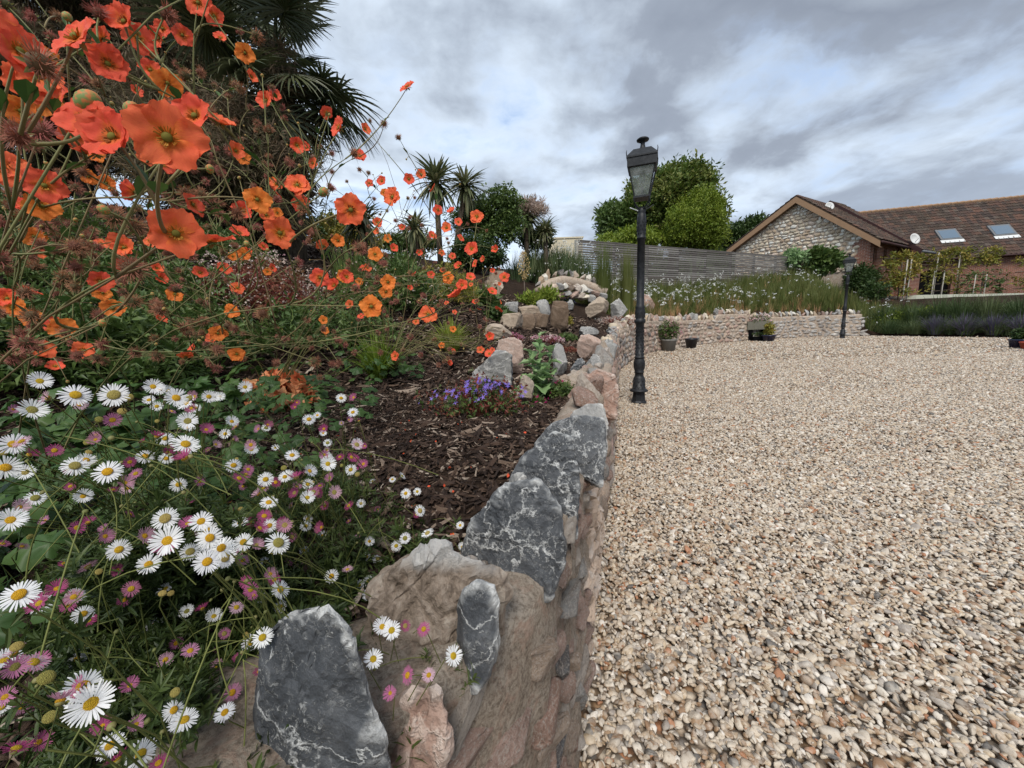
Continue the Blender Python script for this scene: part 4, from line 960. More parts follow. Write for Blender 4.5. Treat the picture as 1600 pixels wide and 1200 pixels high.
tree('chestnut_tree', 'large rounded dark green tree behind the fence with pale flower tips', (b.x, b.y, 1.5), c.z, (5.4, 4.6, 4.3), 'leaf_chestnut', 7500, .36, 11, .4, lobn=22)
c = at(972, 345, 39.5); tree('chestnut_tree', 'smaller dark tree crown left of the lamp lantern, behind the fence', (c.x, c.y, 1.5), c.z - .8, (2.9, 3, 3.4), 'leaf_mid', 2600, .4, 15, .3)
c = at(1085, 350, 35); tree('lime_tree', 'bright yellow green conical tree in front of the large rounded tree', (c.x, c.y, 1.5), c.z - .2, (3.1, 3, 3.2), 'leaf_lime', 6000, .17, 12, .25, leafW=.5, lobn=24)
c = at(985, 385, 35); tree('lime_tree', 'yellow green low tree just above the fence top, left of the lamp shaft', (c.x, c.y, 1.5), c.z, (3.4, 2.6, 1.5), 'leaf_lime', 2500, .24, 13, .2)
c = at(1165, 372, 42); tree('bushy_tree', 'dark bushy tree touching the left end of the stone gable', (c.x, c.y, 1.5), c.z, (2.4, 3, 1.9), 'leaf_dark', 1800, .35, 16, .3)
def shrub(label, px, py, d, r, mtl, n, leafL, seed, flowers=None, group=None, cat='shrub', name='shrub', leafW=.45, clump=8, base=None):
    c = at(px, py, d); gz = zt(c.x, c.y) if base is None else base
    t = thing(name, label, cat, (c.x, c.y, gz), 0, group)
    P = crown_points(lobes_for((0, 0, c.z - gz), r, 7, seed), n, .7); P = P[P[:, 2] > -.02]
    cl = [cluster(clump, leafL, leafL * leafW, leafL * 1.2, M[mtl], seed + i) for i in range(3)]
    instances('foliage', P, eul(len(P), .5), rng.uniform(.7, 1.3, len(P)), cl, t)
    mb = MB()
    for k in range(7):
        a = random.uniform(0, 6.28); mb.tube([(0, 0, -.05), (math.cos(a) * r[0] * .3, math.sin(a) * r[1] * .3, (c.z - gz) * .6), (math.cos(a) * r[0] * .6, math.sin(a) * r[1] * .6, c.z - gz)], .015 + r[0] * .02, .006, 5)
    ob('branches', mb.mesh(M['bark'], True), t)
    if flowers:
        mt, nf, sz = flowers; Pf = crown_points(lobes_for((0, 0, c.z - gz), [q * 1.1 for q in r], 7, seed), nf, .95); Pf = Pf[Pf[:, 2] > 0]
        instances('flowers', Pf, eul(len(Pf), .5), np.full(len(Pf), 1.), [dots(4, sz * 2, sz, M[mt], seed + i) for i in range(3)], t)
    return t
shrub('dense dark green broadleaf shrub between the cabbage palms and the fence', 765, 350, 12, (1.35, 1.1, 1.15), 'leaf_mid', 2200, .10, 31, cat='shrub')
shrub('dark low shrub under the cabbage palms', 745, 400, 11, (.9, .9, .6), 'leaf_dark', 1100, .09, 32)
shrub('dark round shrub behind the yellow flower spike', 838, 372, 13, (.75, .8, .45), 'leaf_dark', 800, .09, 33)
shrub('fig shrub with pale leaves against the stone gable', 1268, 415, 20.5, (1.5, .9, .75), 'leaf_mid', 700, .22, 34, leafW=.7)
shrub('pale leaved shrub top left of the fig, on the fence end', 1246, 404, 20.2, (.7, .6, .35), 'leaf_glauc', 160, .2, 35, leafW=.6)
shrub('dark ivy mound at the brick corner behind the distant lamp', 1345, 440, 20.4, (.95, .8, 1.0), 'leaf_dark', 1300, .12, 36)
shrub('dark leafy shrub under the barn corner', 1366, 452, 19.5, (.8, .7, .5), 'leaf_dark', 700, .12, 37)

shrub('mid green shrub low behind the leftmost cabbage palm trunk', 640, 385, 12, (1.0, .9, .55), 'leaf_mid', 1100, .10, 38)
shrub('olive shrub filling below the fan palm, behind the orange flowers', 545, 372, 9, (.9, .8, .6), 'leaf_yellow', 1000, .09, 39)
shrub('dark shrub behind the pale flower mound', 440, 360, 7.5, (.8, .7, .55), 'leaf_dark', 900, .08, 40)
# cabbage palms
def cordyline(px, py, d, r_, label, panicle=False, lean=0):
    c = at(px, py, d); gz = zt(c.x, c.y); t = thing('cabbage_palm', label, 'palm', (c.x + lean, c.y, gz), 0, 'cabbage palms on the bank')
    h = c.z - gz; ob('trunk', MB().tube([(0, 0, -.1), (-lean * .5, 0, h * .5), (-lean, 0, h)], .09, .07, 8).mesh(M['bark'], True), t)
    rr = np.random.default_rng(int(px)); lv = [mk(*leaf_geo(1., .11, .35, .2, 6), M['cord_leaf'], 'sword_leaf'), mk(*leaf_geo(1., .11, .9, .2, 6), M['cord_leaf'], 'sword_leaf')]
    n = 150; rot = []
    for k in range(n):
        a = rr.uniform(0, 2 * PI); el = rr.uniform(-.95, 1.45); rot.append((Vector((math.cos(a) * math.cos(el), math.sin(a) * math.cos(el), math.sin(el))).to_track_quat('Y', 'Z')).to_euler()[:])
        if k < 60: pass
    for k in range(n): ob('leaf', lv[0 if k % 3 else 1], t, (-lean + rr.normal(0, .03), rr.normal(0, .03), h + rr.uniform(-.1, .1)), rot[k], r_ * rr.uniform(.75, 1.15))
    if panicle:
        P = rr.normal(size=(420, 3)); P /= np.linalg.norm(P, axis=1)[:, None]; P *= rr.uniform(.2, 1, (420, 1)) ** .6 * r_ * .95; P[:, 2] = np.abs(P[:, 2]) * .9 + h + r_ * .15; P[:, 0] += -lean + panicle * r_ * .25
        instances('dry_panicle', P, eul(len(P), 1.2), rng.uniform(.6, 1.3, len(P)), [cluster(6, .16, .02, .05, M['dry_panicle'], 5)], t)
cordyline(681, 287, 10.5, .68, 'cabbage palm with a drooping crown, leftmost against the sky'); cordyline(727, 291, 11, .60, 'cabbage palm with a brownish tuft on its right, second against the sky', 0, -.5)
cordyline(822, 340, 12.5, .62, 'cabbage palm topped by a big dry flower head, near the fence', .9); cordyline(852, 362, 12.2, .42, 'small cabbage palm rosette right of the dry flower head')
cordyline(648, 358, 8.5, .42, 'low cabbage palm half hidden by orange flowers'); cordyline(565, 350, 6.5, .42, 'spiky low cabbage palm left of the other palms, behind the orange flowers')

# fan palm top left
def fan_palm():
    c = at(425, 75, 4.7); gz = zt(c.x, c.y); t = thing('fan_palm', 'tall fan palm with dark split fronds rising against the sky', 'palm', (c.x, c.y, gz)); h = c.z - gz
    tr = MB().tube([(0, 0, -.2), (.05, 0, h * .4), (0, 0, h)], .13, .14, 12).mesh(M['bark'], True); ob('trunk', tr, t)
    hs = [cluster(10, .22, .02, .06, M['feather'], 70 + i, up=-.4) for i in range(2)]
    P = np.stack([rng.normal(0, .12, 500), rng.normal(0, .12, 500), rng.uniform(.2, 1.0, 500) * h], 1); instances('trunk_fibre', P, eul(500, .8), rng.uniform(.6, 1.2, 500), hs, t)
    def frond(seed):
        r = np.random.default_rng(seed); mb = MB(); n = 34
        mb.tube([(0, 0, 0), (0, .3, .06), (0, .62, .05)], .012, .009, 5)
        for k in range(n):
            a = (k / (n - 1) - .5) * 5.0; l = .62 * (1 - .22 * abs(a) / 2.5) * r.uniform(.92, 1.05); v = []
            wd = .030; seg = 5; dr = r.uniform(.1, .35)
            for i in range(seg + 1):
                q = i / seg; w_ = wd * (math.sin(PI * min(q * .75 + .2, 1)) ** .6) * (1 - q ** 4) * .5 + .001; z = .05 - dr * l * q ** 3 + .02 * (k % 2)
                x_, y_ = math.sin(a) * l * q, .62 + math.cos(a) * l * q; nx, ny = math.cos(a), -math.sin(a)
                v += [(x_ - nx * w_, y_ - ny * w_, z + w_ * .5), (x_, y_, z - w_ * .4), (x_ + nx * w_, y_ + ny * w_, z + w_ * .5)]
            f = []
            for i in range(seg): f += [(3 * i, 3 * i + 1, 3 * i + 4, 3 * i + 3), (3 * i + 1, 3 * i + 2, 3 * i + 5, 3 * i + 4)]
            mb.add(v, f)
        return mb.mesh(M['palm_leaf'], False, 'frond')
    fr = [frond(i) for i in range(4)]; rr = random.Random(3)
    for k in range(46):
        el = rr.uniform(-1.15, 1.2); a = k * 2.399 + rr.uniform(-.2, .2)
        q = Vector((math.cos(a) * math.cos(el), math.sin(a) * math.cos(el), math.sin(el))).to_track_quat('Y', 'Z') @ Euler((0, rr.uniform(-.5, .5), 0)).to_quaternion()
        ob('frond', fr[k % 4], t, (0, 0, h - .25 + .3 * max(el, -.6) * .5), q.to_euler(), rr.uniform(.85, 1.12))
fan_palm()
# feathery brown tree
def feathery(cx, cy, d, R_, label, seed, n=5200):
    c = at(cx, cy, d); gz = zt(c.x, c.y); t = thing('tamarisk_tree', label, 'tree', (c.x, c.y, gz)); h = c.z - gz; rr = random.Random(seed); mb = MB(); tips = []
    mb.tube([(0, 0, -.2), (.05, .0, h * .35), (0, 0, h * .6)], .11, .07, 8)
    for k in range(46):
        a = rr.uniform(0, 6.28); e = Vector((math.cos(a) * R_[0] * rr.uniform(.4, 1), math.sin(a) * R_[1] * rr.uniform(.4, 1), h + rr.uniform(-.8, 1.) * R_[2])); s0 = Vector((0, 0, h * rr.uniform(.3, .65))); m = s0.lerp(e, .5) + Vector((rr.uniform(-.2, .2), rr.uniform(-.2, .2), rr.uniform(-.1, .25)))
        mb.tube([s0, m, e], .028, .005, 5); tips.append((s0, m, e))
        for q in range(5):
            u = rr.uniform(.4, 1); pz = m.lerp(e, u); ee = pz + Vector((rr.uniform(-.5, .5), rr.uniform(-.5, .5), rr.uniform(-.1, .5))); mb.tube([pz, pz.lerp(ee, .5) + Vector((0, 0, .05)), ee], .009, .002, 4); tips.append((pz, pz.lerp(ee, .5), ee))
    ob('trunk', mb.mesh(M['bark'], True), t)
    P = []
    for k in range(n):
        s0, m, e = rr.choice(tips); u = rr.uniform(.25, 1.05); q = s0.lerp(m, u * 2) if u < .5 else m.lerp(e, u * 2 - 1); P.append((q.x + rr.gauss(0, .07), q.y + rr.gauss(0, .07), q.z + rr.gauss(0, .07)))
    sp = [cluster(34, .09, .011, .13, M['feather'], seed + i, up=.1, seg=2) for i in range(5)]
    instances('crown', P, eul(n, 1.0), rng.uniform(.7, 1.4, n), sp, t)
feathery(95, 110, 5.4, (2.15, 1.4, 2.0), 'feathery brown tree filling the top left corner behind the orange flowers', 21, 10500)
feathery(350, 285, 4.6, (.78, .7, .78), 'small feathery brown tree in front of the fan palm trunk', 22, 2400)

# ------------------------------------------------------------------ low planting helpers
def plant_tuft(label, px, py, n, h, wd, spread, mtl, cat='grass clump', lean=.5, base=.08, group=None, name='grass_clump', seed=None, flowers=None, dist=None):
    if dist is None: p, d = onground(px, py)
    else: p = at(px, py, dist); p.z = zt(p.x, p.y)
    if h < 0: h = at(px, -h, dist).z - p.z
    t = thing(name, label, cat, p, 0, group); ob('blades', tuftmesh(n, h, wd, spread, M[mtl], seed if seed is not None else int(px), lean, 4, base), t)['kind'] = 'stuff'
    if flowers:
        mt, nf, sz, zz = flowers; P = np.stack([rng.normal(0, base * 1.1 + spread * h * .3, nf), rng.normal(0, base * 1.1 + spread * h * .3, nf), rng.uniform(*zz, nf) * h], 1)
        instances('flowers', P, eul(nf, .5), rng.uniform(.7, 1.2, nf), [dots(3, sz * 1.6, sz, M[mt], 3)], t)
    return t
def mound(label, px, py, rad, hgt, mtl, leafL, n, name='low_plant', cat='plant', leafW=.5, flowers=None, seed=0, dist=None, group=None, clump=7, squash=1., bend=.3, up=.5):
    if dist is None: p, d = onground(px, py)
    else: p = at(px, py, dist); p.z = zt(p.x, p.y)
    t = thing(name, label, cat, p, 0, group); d_ = rng.normal(size=(n, 3)); d_ /= np.linalg.norm(d_, axis=1)[:, None]
    P = d_ * (rng.uniform(0, 1, (n, 1)) ** .4) * (1 + .25 * wnoise(d_, 5, seed + 3))[:, None]; P[:, 2] = np.abs(P[:, 2]); P *= np.array([rad, rad * squash, hgt])
    instances('foliage', P, eul(n, .45), rng.uniform(.6, 1.3, n), [cluster(clump, leafL, leafL * leafW, leafL * .6, M[mtl], seed + 60 + i, bend, up) for i in range(3)], t)
    if flowers:
        for fi, (mt, nf, sz) in enumerate(flowers if isinstance(flowers, list) else [flowers]):
            dd = rng.normal(size=(nf, 3)); dd /= np.linalg.norm(dd, axis=1)[:, None]; dd[:, 2] = np.abs(dd[:, 2]); dd *= rng.uniform(.75, 1.12, (nf, 1)); dd *= np.array([rad, rad * squash, hgt * 1.1])
            instances('flowers', dd, eul(nf, .6), rng.uniform(.7, 1.3, nf), [dots(3, sz * 1.3, sz, M[mt], seed + i) for i in range(2)], t)
    return t
# the long bank of tall grass and wild daisies below the fence
def bank_meadow():
    n = 9000; x = rng.uniform(1.8, 17, n); y = rng.uniform(9, 22, n); z, d = zbed(x, y); s = path_near(x, y)[1]
    fy = fA.y + (x - fA.x) * (fB.y - fA.y) / (fB.x - fA.x); k = (d > .35) & (d < 6.5) & (y < fy - .15) & (s > CUM[12] + .3) & (s < CUM[17] + .4); x, y, z, d, s = x[k], y[k], z[k], d[k], s[k]
    gr = [tuftmesh(16, .72, .016, .6, M['grass_meadow'], 80 + i, .35, 3, .10, 'meadow_grass') for i in range(3)] + [tuftmesh(14, .5, .013, .7, M['grass_tan'], 90 + i, .4, 3, .10, 'dry_grass') for i in range(2)]
    gp = lumps(x, y, 1.1, 9); tan = (rng.uniform(size=len(x)) < np.clip(.75 - d * .38 + gp * .5 - (x > 9.5) * .25, .05, .9)); idx = np.where(tan, rng.integers(3, 5, len(x)), rng.integers(0, 3, len(x)))
    instances('meadow_grass', np.stack([x, y, z - .03], 1), eul(len(x), .12), rng.uniform(.7, 1.25, len(x)) * (1 - .3 * (d < .8)), gr, idx=idx)
    m = 1200; j = rng.integers(0, len(x), m); pr = rng.uniform(size=m) < np.clip(.62 + .5 * lumps(x[j], y[j], .9, 4) - (x[j] > 10) * .4, .08, 1); j = j[pr]
    fl = [dots(4, .10, .062, M['fl_white'], i, petals=7) for i in range(3)]
    instances('wild_daisies', np.stack([x[j] + rng.normal(0, .08, len(j)), y[j] + rng.normal(0, .08, len(j)), z[j] + rng.uniform(.28, .85, len(j))], 1), eul(len(j), .4), rng.uniform(.7, 1.2, len(j)), fl)
bank_meadow()
# meadow patch left of the fence end
def patch(name, xr, yr, n, meshes, dmin, dmax, h=None, keep=None, sc=(.7, 1.2), zoff=0):
    x = rng.uniform(*xr, n); y = rng.uniform(*yr, n); z, d = zbed(x, y); k = (d > dmin) & (d < dmax)
    if keep is not None: k &= keep(x, y)
    x, y, z = x[k], y[k], z[k]; return instances(name, np.stack([x, y, z + zoff + (rng.uniform(*h, len(x)) if h else 0)], 1), eul(len(x), .15), rng.uniform(*sc, len(x)), meshes)
gg = [tuftmesh(14, .8, .014, .5, M['grass_dark'], 180 + i, .3, 3, .12, 'meadow_grass') for i in range(3)]
for nm, px, py, dd in (('left', 862, 410, 13.),):
    c = at(px, py, dd); t = thing('daisy_bush', 'tall bushy drift of white daisies left of the fence end', 'flowers', (c.x, c.y, zt(c.x, c.y)))
    n = 420; P = np.stack([rng.normal(0, .55, n), rng.normal(0, .5, n), rng.uniform(-.1, .55, n)], 1); instances('foliage', P, eul(n, .15), rng.uniform(.7, 1.2, n), gg, t)
    n = 330; P = np.stack([rng.normal(.15, .6, n), rng.normal(-.2, .5, n), rng.uniform(.25, 1.35, n)], 1); instances('flowers', P, eul(n, .4), rng.uniform(.7, 1.2, n), [dots(3, .09, .055, M['fl_white'], 8, petals=7)], t)
# reed grasses
plant_tuft('tall upright feather reed grass, left one of the pair by the fence', 943, 473, 420, -380, .012, .30, 'grass_meadow', lean=.22, base=.17, dist=10.6, name='reed_grass', group='feather reed grasses')
plant_tuft('tall upright feather reed grass just left of the lamp shaft', 979, 478, 360, -388, .012, .30, 'grass_meadow', lean=.22, base=.15, dist=10.9, name='reed_grass', group='feather reed grasses')
plant_tuft('blue green grass clump between the boulder and the lime plant', 905, 470, 260, .42, .014, .9, 'grass_dark', lean=.5, base=.22)
mound('lime green leafy perennial at the foot of the yellow spike', 855, 472, .30, .26, 'grass_lime', .12, 150, leafW=.28, seed=1)
mound('lime green hosta like plant above the stepped blocks', 828, 476, .26, .16, 'grass_lime', .12, 120, leafW=.35, seed=2)
mound('blue star flowers beside the stepped blocks', 888, 474, .18, .10, 'grass_dark', .05, 90, flowers=('fl_blue', 40, .03), seed=3)
mound('yellow leaved low plant behind the brown block', 888, 508, .09, .16, 'leaf_yellow', .035, 90, seed=4)
mound('lime cushion plant on the wall top', 912, 524, .12, .06, 'grass_lime', .025, 160, seed=5)
mound('dark green cushion plant behind the wall bend', 885, 533, .14, .09, 'leaf_mid', .03, 190, seed=6)
mound('pale pink flowered groundcover spilling over the wall behind the lamp', 960, 507, .55, .16, 'leaf_wine', .03, 420, flowers=[('fl_pale', 420, .022), ('fl_white', 130, .02)], seed=7, squash=.6)
mound('pinkish white stonecrop patch in the middle of the rockery', 848, 536, .26, .07, 'leaf_wine', .02, 340, flowers=[('fl_pink', 240, .020), ('fl_rose', 120, .018)], seed=8, squash=.6)
mound('deep pink stonecrop patch at the left of the rockery', 797, 532, .15, .07, 'leaf_wine', .02, 200, flowers=('fl_rose', 160, .018), seed=9)
mound('wine red creeping plant on the terrace mulch', 880, 552, .18, .05, 'leaf_wine', .02, 240, seed=10, squash=.6)
mound('dark strap leaved plant by the steps', 755, 478, .22, .16, 'leaf_mid', .16, 40, leafW=.4, seed=11)
mound('broad leaved dark plant left of the buff block', 772, 500, .16, .12, 'leaf_dark', .11, 40, leafW=.5, seed=12)
mound('magenta petunias under the poppy leaves', 838, 632, .05, .035, 'leaf_mid', .016, 90, flowers=('fl_magenta', 12, .02), seed=13)
mound('trailing green petunia foliage on the terrace edge', 872, 622, .10, .09, 'leaf_mid', .018, 240, flowers=('fl_magenta', 5, .018), seed=14)
# poppy with glaucous leaves
def poppy():
    p, d = onground(845, 622); t = thing('poppy_plant', 'leafy blue green poppy plant standing between the rockery stones', 'plant', p)
    v, f = leaf_geo(1., .62, .5, .3, 9, 1); v[:, 2] += .05 * np.sin(v[:, 1] * 19) * np.sign(v[:, 0]); me = mk(v, f, M['leaf_glauc'], 'poppy_leaf')
    for sx, sy, h in ((0, 0, .34), (-.035, .02, .24), (.045, -.01, .25), (.0, -.05, .15)):
        ob('stem', MB().tube([(sx * .3, sy * .3, 0), (sx, sy, h * .6), (sx * 1.3, sy, h)], .006, .004, 6).mesh(M['leaf_glauc'], True), t)
        for k in range(9):
            q_ = k / 8; a = k * 2.4 + sx * 90; el = random.uniform(.0, .7) + .5 * q_; q = Vector((math.cos(a) * math.cos(el), math.sin(a) * math.cos(el), math.sin(el))).to_track_quat('Y', 'Z')
            ob('leaf', me, t, (sx * (.3 + q_), sy * (.3 + q_), .02 + h * q_ * .95), q.to_euler(), random.uniform(.075, .135) * (1.15 - .5 * q_))
poppy()
# yellow spike
def spike():
    p, d = onground(820, 470); t = thing('yucca_spike', 'tall creamy yellow flower spike in front of the white daisies', 'flower', p); h = 1.15 * (1)
    h = (at(820, 395, d) - at(820, 470, d)).length; ob('stem', MB().tube([(0, 0, 0), (0, 0, h)], .012, .006, 6).mesh(M['dry_panicle'], True), t)
    for k in range(90):
        z = h * (.42 + .56 * (k / 90)); w_ = .13 * math.sin(PI * (k / 90) ** .8) + .03; a = k * 2.4
        if k == 0: fl = dots(3, .03, .05, M['fl_yellow'], 4)
        ob('blossom', fl, t, (math.cos(a) * w_ * random.uniform(.3, 1), math.sin(a) * w_ * random.uniform(.3, 1), z), (random.uniform(-1, 1), random.uniform(-1, 1), 0))
spike()
# purple bellflower
def campanula():
    p, d = onground(752, 652); t = thing('bellflower', 'purple bellflower clump on the bark mulch', 'flowers', p); t.scale = (1.35, 1.35, 1.5)
    ob('stems', tuftmesh(90, .12, .0016, 1.0, M['leaf_wine'], 5, .6, 3, .05), t)['kind'] = 'stuff'
    n = 420; P = rng.normal(size=(n, 3)) * np.array([.065, .05, .03]) + np.array([0, 0, .05]); instances('foliage', P, eul(n, .8), rng.uniform(.6, 1.3, n), [cluster(6, .013, .006, .01, M['leaf_wine'], 4), cluster(6, .013, .006, .01, M['leaf_mid'], 5)], t)
    V = [(0, 0, -.3)]; 
    for i in range(10): a = PI * i / 5; q = 1. if i % 2 == 0 else .3; V.append((q * math.cos(a), q * math.sin(a), .12 if i % 2 == 0 else -.05))
    me = mk(V, [(0, 1 + i, 1 + (i + 1) % 10) for i in range(10)], M['fl_blue'], 'bell')
    for k in range(95):
        x, y = random.gauss(0, .065), random.gauss(0, .05); ob('blossom', me, t, (x, y, .065 + .04 * math.exp(-(x * x + y * y) / .006) + random.uniform(-.02, .02)), face_dir(Vector((x * 4, -.7 + y * 3, .7)) + Vector((random.gauss(0, .3), random.gauss(0, .3), 0))), random.uniform(.008, .0115))
campanula()
plant_tuft('bright green strappy clump in the middle of the mulch', 705, 553, 260, .34, .012, 1.0, 'grass_lime', lean=.7, base=.05, name='daylily', cat='plant')
plant_tuft('bright green strappy clump below the orange flowers', 592, 592, 260, .32, .011, 1.0, 'grass_lime', lean=.7, base=.05, name='daylily', cat='plant')
mound('orange and pink leaved heuchera under the orange flowers', 425, 520, .17, .13, 'leaf_orange', .05, 130, leafW=.9, seed=15, name='heuchera', dist=1.9)
mound('pale pinkish flower mound behind the tall orange flowers', 400, 430, .48, .42, 'leaf_wine', .03, 900, leafW=.5, flowers=[('fl_pale', 650, .016), ('fl_pink', 160, .014)], seed=16, dist=3.1)
mound('brown and green perennial behind the orange flowers', 610, 430, .60, .55, 'leaf_mid', .07, 600, leafW=.3, seed=17, dist=4.2, flowers=[('fl_pale', 160, .02)])
mound('brownish seed headed perennial under the cabbage palms', 690, 420, .50, .50, 'leaf_yellow', .06, 420, leafW=.3, seed=18, dist=5.2)
plant_tuft('tall green iris leaves behind the orange flowers', 545, 420, 120, .62, .02, .5, 'grass_green', lean=.25, base=.15, dist=4.0, name='iris', cat='plant')
plant_tuft('tall green iris leaves left of the cabbage palm trunk', 628, 410, 110, .62, .02, .5, 'grass_green', lean=.25, base=.15, dist=5.0, name='iris', cat='plant')
for i, (px, py, dd, lb) in enumerate([(150, 505, 1.7, 'leafy green groundcover behind the lowest orange flowers'), (20, 470, 1.6, 'leafy groundcover at the left edge under the stems'), (290, 490, 2.2, 'leafy groundcover left of the orange leaved heuchera'), (500, 480, 2.9, 'leafy groundcover between the heuchera and the strappy clump'), (120, 420, 2.6, 'leafy groundcover on the slope under the seed heads'), (60, 400, 3.4, 'low green groundcover at the left edge of the photo'), (230, 450, 2.6, 'green groundcover under the seed heads'), (330, 360, 4.0, 'dark groundcover up the slope behind the seed heads')]):
    mound(lb, px, py, .6 if dd > 2.3 else .4, .34, 'leaf_mid', .05, 520, leafW=.35, seed=20 + i, dist=dd)
# right hand bed: grasses and lavender
def row(x0, y0, x1, y1, zb, n, fn):
    for i in range(n):
        q = (i + random.uniform(-.2, .2)) / max(n - 1, 1); fn(i, x0 + (x1 - x0) * q, y0 + (y1 - y0) * q, q)
ltuft = [tuftmesh(130, .5, .012, 1.2, M['grass_dark'], 210 + i, .7, 3, .14, 'lavender_leaves') for i in range(2)]
spk = [tuftmesh(210, .68, .016, 1.15, M['fl_lav'], 215 + i, .62, 3, .14, 'lavender_spikes') for i in range(2)]
LAV = ['lavender bush beside the end of the far wall', 'lavender bush right of the wall end one', 'lavender bush under the lime green shrub', 'lavender bush in the middle of the hedge', 'lavender bush below the tall grass middle', 'lavender bush right of the middle of the hedge', 'lavender bush third from the right edge', 'lavender bush second from the right edge', 'lavender bush at the right edge of the photo']
def lav(i, x, y, q):
    t = thing('lavender_bush', LAV[i], 'lavender', (x, y, zt(x, y)), 0, 'lavender hedge along the gravel'); o = ob('leaves', ltuft[i % 2], t); o['kind'] = 'stuff'; o.scale = (1.2,) * 3
    if i > 1: o = ob('flower_spikes', spk[i % 2], t); o['kind'] = 'stuff'; o.scale = (1.15,) * 3
row(14.3, 14.5, 17.0, 10.6, 0, 9, lav)
rg = [tuftmesh(260, 1.15, .016, .9, M['grass_dark'], 220 + i, .35, 4, .25, 'bed_grass') for i in range(3)]
GRS = ['nearest the far wall end', 'second from the far wall end', 'behind the lime green shrub', 'fourth from the wall end', 'in the middle of the bed', 'just right of the middle of the bed', 'third from the right edge', 'second from the right edge', 'at the right edge of the photo']
def gras(i, x, y, q):
    for k in range(1):
        t = thing('bed_grass', 'tall dark green grass clump behind the lavender, ' + GRS[i], 'grass clump', (x, y, zt(x, y)), 0, 'tall grasses behind the lavender'); o = ob('blades', rg[i % 3], t); o['kind'] = 'stuff'; o.scale = (1.15, 1.15, random.uniform(.85, 1.1))
row(15.2, 15.6, 18.4, 11.6, 0, 9, gras)
for k, (px, py, dd) in enumerate([(1385, 500, 15.5), (1408, 497, 15.3), (1453, 497, 15.0)]):
    mound('lime green euphorbia among the lavender, ' + ['left one', 'middle one', 'right one'][k], px, py, .42, .55, 'leaf_lime', .13, 160, leafW=.35, seed=30 + k, dist=dd, name='euphorbia', group='lime euphorbias')
patch('meadow_grass', (14.2, 21), (9, 18), 1500, [tuftmesh(24, .5, .02, .8, M['grass_dark'], 230, .5, 3, .2, 'meadow_grass')], .3, 4)

# espaliered trees on the barn
def espalier(x0, x1, y0, y1, d, label, n, seed, mtl='leaf_yellow'):
    a, b = at(x0, y0, d), at(x1, y1, d); t = thing('espalier_tree', label, 'espalier', ((a.x + b.x) / 2, (a.y + b.y) / 2, 1.5), 0, 'espaliered trees on the brick barn'); c = t.location; mb = MB()
    w_, h_ = b.x - a.x, a.z - b.z; zl = b.z - c.z; rr = random.Random(seed)
    mb.tube([(0, 0, -1), (0, 0, zl + h_)], .05, .03, 6)
    for k in range(4): z = zl + h_ * (k + .6) / 4; mb.tube([(-w_ / 2, 0, z + rr.uniform(-.1, .1)), (0, 0, z - .05), (w_ / 2, 0, z + rr.uniform(-.1, .1))], .03, .02, 5)
    ob('branches', mb.mesh(M['bark'], True), t)
    for k in range(2): x = w_ * rr.uniform(-.35, .35); ob('stake', MB().tube([(x, -.12, -.5), (x + .05, -.12, zl + h_ * .85)], .03, .03, 6).mesh(M['stake'], True), t)
    P = np.stack([rng.uniform(-w_ / 2, w_ / 2, n), rng.normal(0, .12, n), rng.uniform(0, 1, n) * h_ + zl], 1); P = P[(lumps(P[:, 0], P[:, 2], 4, seed) + .12 * lumps(P[:, 0], P[:, 2], 11, seed)) > -.12]
    instances('foliage', P, eul(len(P), .6), rng.uniform(.7, 1.2, len(P)), [cluster(7, .2, .08, .12, M[mtl], seed + i) for i in range(3)], t)
espalier(1378, 1437, 398, 462, 20.4, 'dense yellow green espalier left of the dark barn arch', 260, 41)
espalier(1440, 1565, 392, 414, 25.5, 'long espalier branch trained under the roof windows', 420, 42)
espalier(1445, 1500, 418, 458, 25.3, 'espalier in front of the dark barn arch', 100, 43)
espalier(1500, 1570, 425, 458, 25, 'thin espalier right of the dark barn arch', 120, 44, 'leaf_mid')
espalier(1585, 1640, 405, 456, 24, 'espalier at the right edge of the barn', 160, 45)

# ------------------------------------------------------------------ pots and trough
def pot(px, py, d, r_, h, mtl, label, plantm=None, pr=.25, ph=.4, fl=None, taper=.78, seed=0):
    p = at(px, py, d); p.z = float(zyard(p.x, p.y)) - .005
    t = thing('plant_pot', label, 'plant pot', p)
    ob('pot', MB().lathe([(r_ * taper, 0), (r_ * .98, h * .86), (r_ * 1.05, h * .88), (r_ * 1.06, h), (r_ * .95, h), (r_ * .93, h * .9), (.01, h * .88)], 20).mesh(M[mtl], True), t)
    ob('compost', MB().lathe([(r_ * .92, h * .885), (.02, h * .9)], 16).mesh(M['soil']), t)
    if plantm:
        n = 260; dd = rng.normal(size=(n, 3)); dd /= np.linalg.norm(dd, axis=1)[:, None]; dd *= rng.uniform(.3, 1, (n, 1)); dd[:, 2] = (dd[:, 2] + 1) / 2; P = dd * np.array([pr, pr, ph]) + np.array([0, 0, h * .85])
        s = tag(ob('potted_plant', MB().tube([(0, 0, h * .8), (.02, 0, h + ph * .5)], .012, .006, 5).mesh(M['bark']), None, p), 'plant growing in the ' + label, 'plant')
        instances('foliage', P, eul(n, .6), rng.uniform(.6, 1.2, n), [cluster(6, .07, .03, .05, M[plantm], seed + 3)], s)
        if fl: k = 90; instances('flowers', P[:k] * 1.04, eul(k, .6), rng.uniform(.7, 1.2, k), [dots(3, .06, .045, M[fl], 3)], s)
    return t
pot(1045, 547, 11.6, .21, .36, 'pot_grey', 'round grey stone pot by the wall bend', 'leaf_mid', .34, .62, 'fl_rose', seed=1)
pot(1080, 540, 12.2, .19, .32, 'black_plastic', 'empty black planter right of the grey pot', taper=.68)
